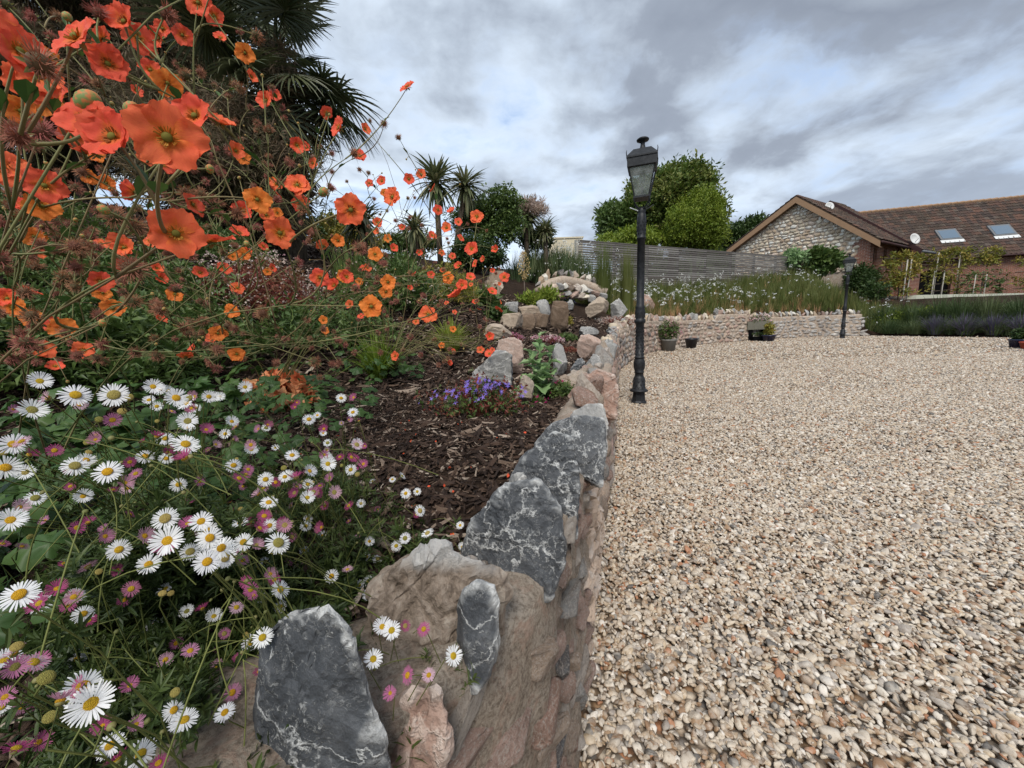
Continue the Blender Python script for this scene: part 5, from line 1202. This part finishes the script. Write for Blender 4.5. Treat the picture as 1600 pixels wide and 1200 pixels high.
pot(1201, 531, 13.9, .22, .24, 'pot_blue', 'glossy dark blue bowl beside the stone trough', 'leaf_yellow', .16, .5, seed=2, taper=.7)
pot(1592, 556, 9.2, .20, .22, 'pot_blue', 'dark blue glazed pot at the right edge of the gravel', 'leaf_dark', .15, .28, seed=4, taper=.8)
pot(1606, 560, 8.9, .16, .18, 'pot_red', 'small red clay pot cut off by the right edge of the photo', taper=.75)
p = at(1181, 531, 14.6); p.z = float(zyard(p.x, p.y)); yw = -.05
t = thing('stone_trough', 'old stone trough raised on dark blocks against the far wall', 'trough', p, yw)
tr = MB(); tr.box(-.44, .44, -.2, -.15, .42, .72).box(-.44, .44, .15, .2, .42, .72).box(-.44, -.38, -.15, .15, .42, .72).box(.38, .44, -.15, .15, .42, .72).box(-.43, .43, -.15, .15, .42, .5)
ob('basin', tr.mesh(M['trough']), t); ob('support', MB().box(-.36, -.2, -.16, .16, 0, .418).mesh(M['dark_void']), t); ob('support', MB().box(.18, .36, -.16, .16, 0, .418).mesh(M['dark_void']), t)
t2 = tag(ob('trough_flowers', MB().box(-.36, .36, -.13, .13, .55, .66).mesh(M['soil']), None, p), 'pink and white flowers filling the raised stone trough', 'flowers')
n = 160; P = np.stack([rng.uniform(-.4, .45, n), rng.uniform(-.18, .15, n), rng.uniform(.64, .92, n)], 1); instances('foliage', P, eul(n, .6), rng.uniform(.6, 1.2, n), [cluster(6, .06, .02, .05, M['leaf_mid'], 3)], t2)
instances('flowers', P[:70] + np.array([0, 0, .05]), eul(70, .6), rng.uniform(.8, 1.3, 70), [dots(3, .06, .06, M['fl_pink'], 3)], t2)
t3 = thing('low_trough', 'low dark trough of greenery under the raised stone trough', 'trough', (p.x, p.y - .3, p.z), yw); ob('basin', MB().box(-.34, .34, -.12, .12, 0, .16).mesh(M['dark_void']), t3)
instances('foliage', np.stack([rng.uniform(-.32, .32, 70), rng.uniform(-.1, .1, 70), rng.uniform(.15, .3, 70)], 1), eul(70, .6), rng.uniform(.6, 1.1, 70), [cluster(6, .06, .02, .04, M['leaf_dark'], 3)], t3)
# steps going up the bank
st = thing('garden_steps', 'pale stone steps leading up the bank below the dark shrub', 'steps')
for k in range(4):
    q = at(770 + k * 3, 445 - k * 7, 8.6 + k * .55); ob('step', MB().box(-.75, .45, -.2, .35, -.35, 0).mesh(M['buff_stone']), st, q, (0, 0, .25), (.28, .5, .6))

# ================================================================== GEUMS
def petal(seed):
    r = np.random.default_rng(seed); nu, nv = 11, 8; V = []
    for i in range(nv):
        t = i / (nv - 1)
        for j in range(nu):
            u = j / (nu - 1) * 2 - 1
            wdt = (.60 if seed != 1 else .54) * math.sin(PI * (.05 + .70 * t ** .8)) ** .8 if i else .10
            y = t * (1 - .25 * u * u * t) + (.05 * math.cos(u * 9 + seed) * t ** 6); x = u * wdt
            z = .30 * t * t - .28 * t ** 3 + .10 * u * u * t + .045 * math.sin(u * 6.5 + seed * 2) * t * t + .022 * math.sin(u * 15 + seed) * t ** 3 + .03 * math.sin(t * 9 + u * 4 + seed)
            V.append((x, y, z))
    return mk(V, gridF(nv, nu), None, 'petal', True)
PET = {}
for mt in ('petal_orange', 'petal_red', 'petal_gold'):
    PET[mt] = []
    for s in range(4): me = petal(s); me.materials.append(M[mt]); PET[mt].append(me)
def geum_centre():
    mb = MB(); V, F = ico(2); mb.add(V * np.array([.16, .16, .11]) + np.array([0, 0, .08]), [tuple(f) for f in F]); r = np.random.default_rng(3)
    me = mb.mesh(M['geum_disc'], True); sb = MB()
    for k in range(46):
        a = r.uniform(0, 6.28); q = r.uniform(.12, .2); l = r.uniform(.12, .22); p0 = Vector((math.cos(a) * q, math.sin(a) * q, .05)); p1 = p0 + Vector((math.cos(a) * l * .8, math.sin(a) * l * .8, l * .8)); sb.tube([p0, p1], .010, .016, 3, False)
    return me, sb.mesh(M['stamen'])
CEN, STA = geum_centre()
def sepals(n, L, W, z):
    mb = MB()
    for k in range(n):
        v, f = leaf_geo(L, W, .1, .1, 3); mb.add(place(v, (0, 0, z), (-.35, 0, 2 * PI * k / n)), f)
    return mb
SEP = sepals(5, .52, .22, -.05).mesh(M['sepal'])
def seed_mesh(seed):
    r = np.random.default_rng(seed); V, F = ico(2); core = mk(V * .46, F, M['seed'], 'seed_core', True); hb = MB()
    for k in range(150):
        d = r.normal(size=3); d /= np.linalg.norm(d); d[2] = abs(d[2]) * 1. - .15; d /= np.linalg.norm(d); q = Vector(d * .36); e = Vector(d * r.uniform(.66, .9)) + Vector(r.normal(0, .10, 3)); hb.tube([q, q.lerp(e, .6), e], .020, .012, 3, False)
    return core, hb.mesh(M['seed_hair']), sepals(6, .62, .22, -.25).mesh(M['sepal'])
SEED = [seed_mesh(i) for i in range(3)]
V, F = ico(2); BUD = mk(V * np.array([.4, .4, .5]), F, M['bud'], 'bud', True)
GF = """120,60,100,r 30,80,85,r 195,35,60,r 45,135,70,o 262,215,118,o 178,215,100,r 135,190,85,r 168,100,62,r 70,290,58,r 275,365,88,o 332,378,78,r 305,182,72,r 345,192,50,o 262,130,46,g 402,312,46,g 437,364,56,o
548,328,58,o 465,290,44,o 580,479,42,g 669,491,30,o 715,462,36,r 745,339,24,o 637,136,28,r 383,83,30,g 392,120,22,o 416,158,32,r 511,177,22,r 531,200,36,r 570,202,20,o 464,227,28,r 380,247,22,g 489,255,18,o 562,244,22,r
577,286,14,r 597,283,17,r 639,280,20,r 658,272,17,o 677,294,17,r 614,308,34,o 684,328,18,r 706,331,18,r 698,356,19,o 716,347,14,r 590,348,18,o 590,362,14,o 628,355,12,r 528,376,22,g 586,397,24,g 615,388,16,r 500,434,30,r 523,447,28,r
541,433,26,r 606,441,26,g 603,456,22,g 700,434,20,g 717,416,18,r 735,433,18,r 737,389,24,r 775,390,17,r 788,433,18,r 769,456,18,r 765,526,17,r 765,553,17,r 779,483,16,r 647,430,14,r 425,419,16,r 373,365,32,r 411,385,18,r 371,450,22,o
100,512,42,g 20,480,32,g 50,497,30,g 185,378,32,o 245,420,22,o 310,5,40,r 335,25,30,r 345,60,24,r 60,395,20,o 250,60,34,r 255,45,26,r 470,318,30,r 430,300,24,r 720,372,14,r 655,395,13,r 742,412,14,r 690,395,12,o 640,450,12,r 722,446,22,r 707,400,12,r 755,405,12,r 300,225,40,o 385,395,20,o 218,200,50,r 8,40,50,r 60,120,70,o 215,60,52,r 90,150,62,r 150,240,60,r 20,260,50,o 250,255,48,r 210,300,40,r 300,320,44,r 380,330,34,r 350,420,26,r 160,60,44,r 285,55,30,r 430,150,20,r 235,110,34,r 120,210,56,o"""
GS = """62,100,78 28,212,66 64,205,56 155,22,44 260,22,38 290,118,28 178,338,44 212,355,42 205,420,48 117,385,34 208,472,34 155,492,28 250,485,28 40,535,46 122,555,24 212,550,24 275,452,22 410,490,24 527,532,20 492,565,22 315,303,28 370,333,30
290,300,26 402,356,20 472,325,26 490,365,22 562,387,26 465,410,20 555,450,20 600,412,14 600,193,18 623,215,13 553,240,20 562,265,11 576,270,11 648,309,9 637,310,8 440,167,14 400,56,26 420,204,24 425,137,18 401,192,16 339,545,25 338,575,20 295,520,18 318,502,22
345,335,20 118,293,28 240,300,26 330,310,18 60,330,22 20,300,24 88,372,22 152,330,24 345,270,22 300,262,24 420,245,16 455,255,14 500,230,12 440,285,16 515,290,12 640,340,10 660,352,10 618,345,9 545,410,14 575,430,12 620,470,12 655,470,12 690,470,12 
640,500,11 590,520,12 560,500,12 540,540,12 480,500,14 445,530,14 500,590,12 620,560,10 680,530,9 700,560,9 745,470,10 750,440,9 730,350,8 670,372,10 760,360,8 700,505,9 375,50,16 578,189,9 20,560,30 150,560,20 380,560,16 300,400,18 260,395,18 330,430,14 430,450,14"""
plants = {}
def gplant(key):
    if key in plants: return plants[key]
    px, py, d, lb = {'a': (-330, 640, .50, 'nearest orange geum, its stems reaching in from the left edge of the photo'), 'b': (-40, 600, .85, 'tall orange geum behind the white daisies'), 'c': (180, 590, 1.3, 'orange geum rising in front of the fan palm'),
                     'd': (400, 560, 1.9, 'orange geum in front of the cabbage palms'), 'e': (590, 545, 2.6, 'small orange geum farthest along the bed')}[key]
    p = at(px, py, d); p.z = zt(p.x, p.y); t = thing('geum_plant', lb, 'flowering plant', p, 0, 'orange geums'); plants[key] = dict(t=t, base=p, nodes=[(p, Vector((.55, .1, .8)), 0), (p + Vector((.05, .05, 0)), Vector((.2, .1, .95)), 0)], stems=[])
    return plants[key]
def which(x, y, d):
    if d < .36: return 'a'
    if d < .62: return 'b'
    if d < .95: return 'c' if x < 600 else 'c'
    if d < 1.5: return 'd'
    return 'e'
items = []
for tok in GF.split():
    x, y, s, c = tok.split(','); x, y, s = float(x), float(y), float(s); items.append((x, y, s, .042 * FPX / s / (1 + .25 * ((x - 800) / 800) ** 2 * 0), {'r': 'petal_red', 'o': 'petal_orange', 'g': 'petal_gold'}[c]))
for tok in GS.split():
    x, y, s = map(float, tok.split(',')); items.append((x, y, s, .030 * FPX / s, 'seed'))
for k in range(420):
    x = random.uniform(-30, 790); lim = np.interp(x, [0, 200, 400, 600, 790], [0, 40, 150, 300, 420]); y = random.uniform(lim, 575)
    d = np.interp(x, [0, 300, 600, 800], [.6, .95, 1.5, 2.5]) * random.uniform(.8, 1.6); items.append((x, y, 0, d, 'seed' if random.random() < .78 else random.choice(['petal_red', 'petal_orange', 'petal_gold'])))
for key in 'abcde': gplant(key)
allp = []
for x, y, s, d, kind in items:
    d = min(d, hit(x, y) * .93); p = at(x, y, d); g = zt(p.x, p.y)
    if p.z < g + .05: continue
    key = which(x, y, d); allp.append((key, p, kind, d, s))
allp.sort(key=lambda q: (q[1] - plants[q[0]]['base']).length)
for key, p, kind, d, s in allp:
    P = plants[key]; best = None
    for (q, dr, depth) in P['nodes']:
        v = p - q; L_ = v.length
        if depth == 0: cost = L_ * 1.0 + .12
        else:
            if L_ < .03 or L_ > .26 or v.normalized().dot(dr) < .45 or p.z < q.z - .02: continue
            cost = L_ * .9 + .05 * depth
        if best is None or cost < best[0]: best = (cost, q, dr, depth)
    _, q, dr, depth = best; v = p - q; L_ = v.length; ctrl = q + dr * L_ * (.45 if depth == 0 else .3) + v * .15 + Vector((random.gauss(0, .02), random.gauss(0, .02), random.gauss(0, .01))) * (1 if depth else 2); pts = []
    start = q + (Vector((random.gauss(0, .02), random.gauss(0, .02), 0)) if depth == 0 else Vector())
    for i in range(9):
        u = i / 8; pts.append(start * (1 - u) ** 2 + ctrl * 2 * u * (1 - u) + p * u * u)
    r0 = .0025 if depth == 0 else .0017; tb = P['t'].location
    ob('stem', MB().tube([a - tb for a in pts], r0, .0008, 5).mesh(M['stem'], True), P['t'])
    if random.random() < .35:      # flowerless side shoot
        q2 = pts[4]; e2 = q2 + (p - q2) * random.uniform(.5, .9) + Vector((random.gauss(0, .04), random.gauss(0, .03), random.gauss(.03, .03)))
        ob('stem', MB().tube([q2 - tb, q2.lerp(e2, .5) - tb + Vector((0, 0, .01)), e2 - tb], .0011, .0007, 4).mesh(M['stem'], True), P['t']); ob('bud', BUD, P['t'], e2 - tb, (random.uniform(-1, 1), random.uniform(-1, 1), 0), random.uniform(.005, .009))
    for i in (3, 5, 6, 7): P['nodes'].append((pts[i], (pts[i] - pts[i - 1]).normalized(), depth + 1))
    if random.random() < .5:    # small leafy bract at a node
        v_, f_ = leaf_geo(random.uniform(.012, .03), .011, .1, .2, 3); qd = (pts[5] - pts[4]).normalized() + Vector((random.gauss(0, .6), random.gauss(0, .6), .2)); 
        ob('bract', mk(place(v_, (0, 0, 0), qd.to_track_quat('Y', 'Z').to_euler()), f_, M['geum_leaf']), P['t'], pts[5] - tb)
    end = (pts[-1] - pts[-2]).normalized(); toc = (EYE - p).normalized()
    if kind == 'seed':
        core, hair, sep = SEED[random.randrange(3)]; nd = (toc * random.uniform(.2, .9) + end * .5 + Vector((random.gauss(0, .4), random.gauss(0, .4), random.gauss(.1, .3)))).normalized()
        sc = .0150 * random.uniform(.85, 1.15)
        h = ob('seed_head', core, P['t'], p - tb, face_dir(nd), sc); ob('seed_hairs', hair, h); ob('sepals', sep, h)
        if random.random() < .0: pass
    else:
        front = .95 if s in (118, 88, 56, 58, 42, 30) or kind == 'petal_gold' else random.uniform(.1, .8)
        nd = (toc * front + Vector((random.gauss(0, .3), random.gauss(0, .25), .25)) * (.4 if front > .9 else 1.)).normalized()
        cup = random.uniform(-.05, .6) if front < .9 else random.uniform(0, .2); sc = .0168 if s > 40 else .0185
        h = ob('flower', CEN, P['t'], p - tb, face_dir(nd), sc); ob('stamens', STA, h); ob('sepals', SEP, h, (0, 0, -.04))
        dbl = 5 if random.random() < .75 else 8
        for k in range(dbl):
            a = 2 * PI * k / (5 if k < 5 else 3) + random.uniform(-.1, .1) + (.6 if k >= 5 else 0)
            ob('petal', random.choice(PET[kind]), h, (math.sin(-a) * .1, math.cos(a) * .1, .0 + (k % 2) * .02 + (.05 if k >= 5 else 0)), (cup + random.uniform(-.1, .12), random.uniform(-.1, .1), a), random.uniform(.88, 1.05) * (1.02 if k < 5 else .85))
# two big green buds
for x, y, d in ((138, 160, .3), (205, 170, .5), (505, 300, .7)):
    P = plants['a' if d < .36 else 'b']; p = at(x, y, d); tb = P['t'].location; ob('bud', BUD, P['t'], p - tb, face_dir(Vector((.6, 0, .5))), .02); q = P['nodes'][0][0]; ob('stem', MB().tube([Vector(q) - tb, (Vector(q) - tb).lerp(p - tb, .5) + Vector((-.02, 0, .06)), p - tb], .0018, .001, 5).mesh(M['stem'], True), P['t'])
# basal leaves: rounded and lobed
def geum_leaf_mesh(seed):
    r = np.random.default_rng(seed); n = 22; V = [(0, 0, 0)]; 
    for ring, q in ((1, .5), (2, 1.)):
        for k in range(n):
            a = -2.75 + 5.5 * k / (n - 1); rad = q * (1 + (.16 * math.sin(a * 5 + 1.5) + .06 * math.sin(a * 17)) * (ring - 1) - .15 * abs(a) / 2.7); V.append((math.sin(a) * rad * .55, .25 + math.cos(a) * rad * .55, .06 * math.sin(a * 5) * q - .18 * q * q + r.normal(0, .01)))
    V[0] = (0, .25, 0); F = [(0, 1 + k, 2 + k) for k in range(n - 1)] + [(1 + k, 1 + n + k, 2 + n + k, 2 + k) for k in range(n - 1)]
    mb = MB(); mb.add(V, F); mb.tube([(0, -1.3, -.5), (0, -.5, -.1), (0, .25, -.01)], .02, .015, 4); return mb.mesh(M['geum_leaf'], True, 'basal_leaf')
GL = [geum_leaf_mesh(i) for i in range(4)]
for key, P in plants.items():
    nlv = {'a': 70, 'b': 120, 'c': 120, 'd': 90, 'e': 60}[key]; rad = {'a': .2, 'b': .30, 'c': .36, 'd': .36, 'e': .3}[key]
    for k in range(nlv):
        a = random.uniform(0, 6.28); q = rad * math.sqrt(random.uniform(.02, 1)); x, y = math.cos(a) * q, math.sin(a) * q; wx, wy = P['base'].x + x, P['base'].y + y; zz = zt(wx, wy) - P['base'].z + random.uniform(.03, .17)
        nd = Vector((math.cos(a) * .5, math.sin(a) * .5 - .35, .9)) + Vector((random.gauss(0, .3), random.gauss(0, .3), 0)); ob('leaf', random.choice(GL), P['t'], (x, y, zz), face_dir(nd), random.uniform(.04, .075))
# extra leafy clumps of the same kind filling behind the daisies
for i, (px, py, d, lb) in enumerate([(340, 600, .95, 'dark lobed leaves right of the tall geum stems'), (150, 560, .8, 'dark lobed leaves behind the upper white daisies'), (480, 560, 1.5, 'dark lobed leaves near the strappy clump'), (30, 600, .6, 'dark lobed leaves at the left edge behind the daisies')]):
    p = at(px, py, d); p.z = zt(p.x, p.y); t = thing('geum_plant', lb, 'plant', p)
    for k in range(70):
        a = random.uniform(0, 6.28); q = .26 * math.sqrt(random.uniform(0, 1)); ob('leaf', random.choice(GL), t, (math.cos(a) * q, math.sin(a) * q, random.uniform(.02, .2)), face_dir(Vector((math.cos(a) * .5, math.sin(a) * .5 - .3, .9))), random.uniform(.03, .055))

# ================================================================== FLEABANE DAISIES
def rays(seed, n=34, cup=.0):
    r = np.random.default_rng(seed); mb = MB()
    for k in range(n):
        a = 2 * PI * k / n + r.normal(0, .04); l = r.uniform(.84, 1.0); wd = .052 * r.uniform(.8, 1.15); dz = r.uniform(-.05, .08) + cup; V = []
        for q, ww in ((.26, .5), (.55, 1.), (.85, 1.), (1., .45)):
            z = dz * q + .04 * (q > .8) * r.normal(); c, s = math.cos(a), math.sin(a); V += [(c * l * q + s * wd * ww, s * l * q - c * wd * ww, z), (c * l * q - s * wd * ww, s * l * q + c * wd * ww, z)]
        mb.add(V, [(0, 1, 3, 2), (2, 3, 5, 4), (4, 5, 7, 6)])
    return mb
RW = [rays(i, 34, [0, -.12, .15, .35][i]).mesh(M['ray_white']) for i in range(4)]; RP = [rays(10 + i, 30, [0, .15, .4, .6][i]).mesh(M['ray_pink']) for i in range(4)]
V, F = ico(3); V = V * np.array([.33, .33, .17]); V += V * (.04 * np.sin(V[:, :1] * 90) * np.sin(V[:, 1:2] * 90)); DY = mk(V + np.array([0, 0, .03]), F, M['disc_yellow'], 'disc', True); DD = mk(V * 1.2 + np.array([0, 0, .03]), F, M['disc_dull'], 'disc', True)
V, F = ico(2); IN = mk(V * np.array([.3, .3, .22]) - np.array([0, 0, .12]), F, M['sepal'], 'involucre', True)
DL = """62,596,40,w 118,617,46,w 178,617,40,w 75,622,33,p 125,632,28,p 275,622,38,w 292,630,30,w 233,625,20,w 250,608,20,w 245,635,18,w 21,694,48,w 8,731,45,w 40,738,30,w 168,737,46,w 290,694,50,w 258,685,25,w 322,672,24,p 262,707,24,p 352,678,18,w 294,668,20,w
362,659,24,w 383,605,24,w 333,621,20,w 392,703,22,w 365,727,24,w 85,704,32,p 203,722,26,p 212,740,26,p 195,755,28,p 312,752,22,p 348,773,14,y 30,793,38,p 55,778,32,w 28,805,28,w 53,807,22,y 120,825,36,p 137,817,25,p 258,810,40,w 225,838,36,p 262,845,50,w 320,826,28,w
250,790,22,p 392,815,22,p 4,850,25,p 350,855,28,w 30,929,68,w 62,943,40,p 80,957,24,y 232,882,42,w 297,862,34,w 346,856,46,w 372,877,24,w 400,852,30,p 435,848,40,w 137,885,34,p 205,920,32,p 195,937,28,p 108,945,32,p 138,970,34,p 392,921,34,p 405,935,25,w 438,921,31,w
438,948,24,w 410,996,38,w 22,1022,46,p 52,1035,58,p 120,1030,30,w 179,1047,28,y 143,1100,76,w 117,1087,34,p 203,1072,36,p 190,1097,24,y 275,1005,26,p 297,1017,34,p 325,990,24,p 332,1000,24,p 368,985,20,p 372,1028,26,p 386,1037,26,p 405,1050,30,p 398,1068,24,p 363,1082,32,p
288,1125,46,w 172,1165,50,w 220,1178,46,w 146,1142,38,p 25,1170,56,p 60,1160,38,p 3,1105,34,w 395,1130,22,p 414,1117,22,w 307,1185,34,p 340,1196,36,w 92,1130,30,p 533,622,20,w 418,664,22,p 461,636,14,p 496,649,14,w 545,656,14,p 561,658,12,p 505,677,14,w 512,725,30,w
557,694,22,w 570,697,14,p 531,714,20,p 415,749,30,w 445,745,24,w 462,741,14,y 516,747,20,p 500,759,20,p 555,716,16,p 568,725,22,p 548,734,20,w 582,752,12,w 613,749,14,w 628,744,18,w 634,771,18,w 652,768,14,w 420,785,30,w 480,778,26,w 508,790,20,p 404,772,24,p
545,790,20,p 564,787,16,w 503,824,22,p 478,822,20,w 504,837,16,w 590,796,12,p 656,798,20,w 650,804,12,p 633,841,20,w 668,833,24,w 719,821,16,w 722,855,16,w 619,853,18,w 560,838,16,p 577,846,18,w 573,870,18,w 590,873,16,w 518,900,22,w 484,901,18,p 543,890,22,p
576,908,20,w 574,930,20,w 667,933,20,w 561,915,14,w 708,1025,26,w 597,980,18,w 612,985,16,w 633,978,12,p 662,983,14,p 583,1030,20,w 637,1055,16,p 670,1055,14,p 478,967,24,p 610,1083,12,p 430,700,14,w 470,700,12,p 455,790,16,p 430,815,16,p 380,760,16,p 340,800,18,p 300,900,20,p
160,1000,22,p 240,1060,24,p 100,880,22,p 60,870,20,p 260,960,22,p 330,940,20,p 200,1120,22,p 20,640,20,p 150,680,20,p 225,690,18,p 110,760,22,p 290,770,18,p 160,850,24,p 450,880,18,p 475,860,16,w 60,1100,30,p 250,1180,30,p"""
fl = []
for tok in DL.split():
    x, y, s, c = tok.split(','); x, y, s = float(x), float(y), float(s)
    off = 1 + .28 * (((x - 800) / 800) ** 2 + ((y - 600) / 600) ** 2 * .6)   # the lens stretches towards the corners
    d = .0195 * FPX / s * off ** .5; h_ = hit(x, y); wz = topnear(0)
    if x > 440 and y > 940: h_ = min(h_, (atz(x, y, .70) - EYE).length / ray(x, y).length)
    d = min(d * (.92 if c == 'p' else 1), h_ * .94); d = min(d, 1.25); fl.append((at(x, y, d), c, s, x, y))
for k_ in range(260):
    a = random.choice(fl[:150]); px_, py_ = a[3] + random.gauss(0, 38), a[4] + random.gauss(0, 32)
    if px_ < 0 or py_ < 600 or px_ > 440 + (py_ < 850) * 120: continue
    c_ = random.choices('pwy', (5, 3, 2))[0]; d_ = min((a[0] - EYE).length / ray(a[3], a[4]).length * random.uniform(.92, 1.15), hit(px_, py_) * .92); fl.append((at(px_, py_, d_), c_, 16, px_, py_))
PL = []
for lb, c0 in (('near fleabane covered in white and pink daisies at the bottom left of the photo', (100, 1050)), ('fleabane with large white daisies in front of the geum leaves', (200, 700)), ('fleabane trailing its daisies over the bark mulch', (520, 760)), ('fleabane spilling its daisies onto the wall stones', (470, 1000))):
    q = at(c0[0], c0[1], hit(*c0) * .98); q.z = zt(q.x, q.y); PL.append(thing('fleabane_plant', lb, 'flowering plant', q, 0, 'fleabane daisies'))
PC = [Vector(t.location) for t in PL]; PP = [(100, 1050), (180, 700), (540, 760), (500, 980)]
FP = np.array([tuple(f[0]) for f in fl]); own = []
for (p, c, s, x, y) in fl: own.append(min(range(4), key=lambda k: math.hypot(PP[k][0] - x, PP[k][1] - y)))
smb = [MB() for _ in PL]
for (p, c, s, x, y), k in zip(fl, own):
    t = PL[k]; tb = PC[k]; toc = (EYE - p).normalized(); nd = (toc * random.uniform(.5, .95) + Vector((random.gauss(.1, .22), random.gauss(0, .22), .35))).normalized()
    if c == 'p': nd = (toc * .5 + Vector((random.gauss(0, .4), random.gauss(0, .35), .3))).normalized()
    d_ = (p - EYE).length; sc = .0096 * random.uniform(.85, 1.1) * (.8 if c == 'p' else 1.) * (s / max(s, .0195 * FPX / d_ * .8)) ** .3
    if c == 'y': h = ob('daisy', IN, t, p - tb, face_dir(nd), sc * .9); ob('disc', DD, h)
    else: h = ob('daisy', random.choice(RW if c == 'w' else RP), t, p - tb, face_dir(nd), sc); ob('disc', DY if random.random() < .85 else DD, h); ob('involucre', IN, h)
    gz = zt(p.x, p.y); root = Vector((p.x * .80 + tb.x * .2 + random.gauss(0, .02), p.y * .80 + tb.y * .2 + .03, max(gz, p.z - .16))); e = p - nd * .002
    smb[k].tube([root - tb, root.lerp(e, .5) - tb + Vector((0, 0, .015)) - nd * .01, e - nd * .014 - tb, e - tb], .00055, .00045, 4, False)
# buds on curved stalks and tangle of thin stems
for k, t in enumerate(PL):
    pts = [f[0] for f, o in zip(fl, own) if o == k]
    for j in range(70):
        a = random.choice(pts); b = random.choice(pts)
        if (a - b).length > .22: continue
        q = a.lerp(b, random.uniform(.2, .8)) - Vector((0, 0, random.uniform(.005, .04))); root = q + Vector((random.gauss(0, .05), random.gauss(.02, .05), -.07)); cc_ = root.lerp(q, .5) + Vector((random.gauss(0, .015), 0, .02)); smb[k].tube([root * (1 - u_) ** 2 + cc_ * 2 * u_ * (1 - u_) + q * u_ * u_ - PC[k] for u_ in (0, .2, .4, .6, .8, 1)], .0006, .0005, 4, False)
        if j % 2 == 0: ob('bud', IN, t, q - PC[k], face_dir(Vector((random.gauss(0, .5), -.5, .8))), random.uniform(.005, .008))
    ob('stems', smb[k].mesh(M['thin_stem'], True), t)['kind'] = 'stuff'
def sprig(seed):
    r = np.random.default_rng(seed); mb = MB(); pts = [(0, 0, 0)]; a0 = r.uniform(0, 6.28)
    for i in range(1, 6): pts.append((pts[-1][0] + r.normal(0, .12), pts[-1][1] + r.normal(0, .12), pts[-1][2] + .2))
    mb.tube(pts, .012, .008, 3, False)
    for i in range(15):
        z = r.uniform(.05, 1.); p = pts[min(int(z * 5), 5)]; a = i * 2.4; v, f = leaf_geo(r.uniform(.35, .75), .12, .2, .2, 3); el = r.uniform(.1, 1.1)
        mb.add(place(v, (p[0], p[1], z), (Vector((math.cos(a) * math.cos(el), math.sin(a) * math.cos(el), math.sin(el))).to_track_quat('Y', 'Z')).to_euler()), f)
    return mb.mesh(M['flea_leaf'], False, 'sprig')
SP = [sprig(i) for i in range(5)]
for k, t in enumerate(PL):
    idx = [i for i, o in enumerate(own) if o == k]; A = FP[idx]; n = {0: 5200, 1: 4200, 2: 2200, 3: 150}[k]
    ia = rng.integers(0, len(A), n); ib = rng.integers(0, len(A), n); u = rng.uniform(0, .45, (n, 1)); P = A[ia] * (1 - u) + A[ib] * u + rng.normal(0, .018, (n, 3))
    near = np.linalg.norm(P, axis=1) * 0 + 1
    zz, dd = zbed(P[:, 0], P[:, 1]); zz = np.where(dd > .02, zz, .38 if k in (0, 1) else .6); top = P[:, 2] - .07; q = rng.uniform(0, 1, n) ** .7; depth = np.minimum(top - zz, .24); P[:, 2] = top - np.maximum(depth, .0) * q - .01
    P[:, 1] += .02; keep = (P[:, 2] > zz - .03) & ((dd > -.25) | (k == 3)); P = P[keep]; n = len(P)
    if k == 0:      # leaves hanging over the wall end left of the first slate
        E_ = []
        for _ in range(1500):
            pp_, tt_, nn_ = path(random.uniform(CUM[1] - .15, CUM[3] + .02)); o_ = random.uniform(-.05, .06); E_.append((pp_[0] + nn_[0] * o_, pp_[1] + nn_[1] * o_, random.uniform(.40, .70)))
        P = np.concatenate([P, np.array(E_)])
    # keep the leaves beneath the flower heads around them
    fd_ = np.linalg.norm(FP - np.array([0, 0, 1.]), axis=1); fu = (FP - np.array([0, 0, 1.])) / fd_[:, None]
    pd_ = np.linalg.norm(P - np.array([0, 0, 1.]), axis=1); pu = (P - np.array([0, 0, 1.])) / pd_[:, None]; cs = pu @ fu.T
    o3 = np.argsort(-cs, axis=1)[:, :3]; lim = fd_[o3].max(axis=1); near1 = cs[np.arange(len(P)), o3[:, 0]] > .9986
    P = P[(pd_ > lim * .96 + .012) | (~near1 & (pd_ > lim * .82))]; n = len(P)
    if k in (2,): P = P[rng.uniform(size=n) < np.clip(1.1 - (P[:, 0] + .5) * 1.3, .25, 1)]; n = len(P)
    dcam = np.linalg.norm(P - np.array([0, 0, 1.]), axis=1)
    instances('foliage', P - np.array(PC[k]), np.stack([rng.normal(-.2, .5, n), rng.normal(.2, .5, n), rng.uniform(0, 6.3, n)], 1), rng.uniform(.015, .034, n), SP, t)
# fallen orange petals on the mulch
pm = [mk(np.array([v.co[:] for v in PET['petal_red'][i].vertices]), [tuple(f.vertices) for f in PET['petal_red'][i].polygons], M['petal_red']) for i in range(2)]
x, y, z = scat_bed(-.7, .15, .5, 1.6, 70); n = len(x); o = instances('fallen_petals', np.stack([x, y, z + .02], 1), eul(n, .6), rng.uniform(.004, .009, n), pm)
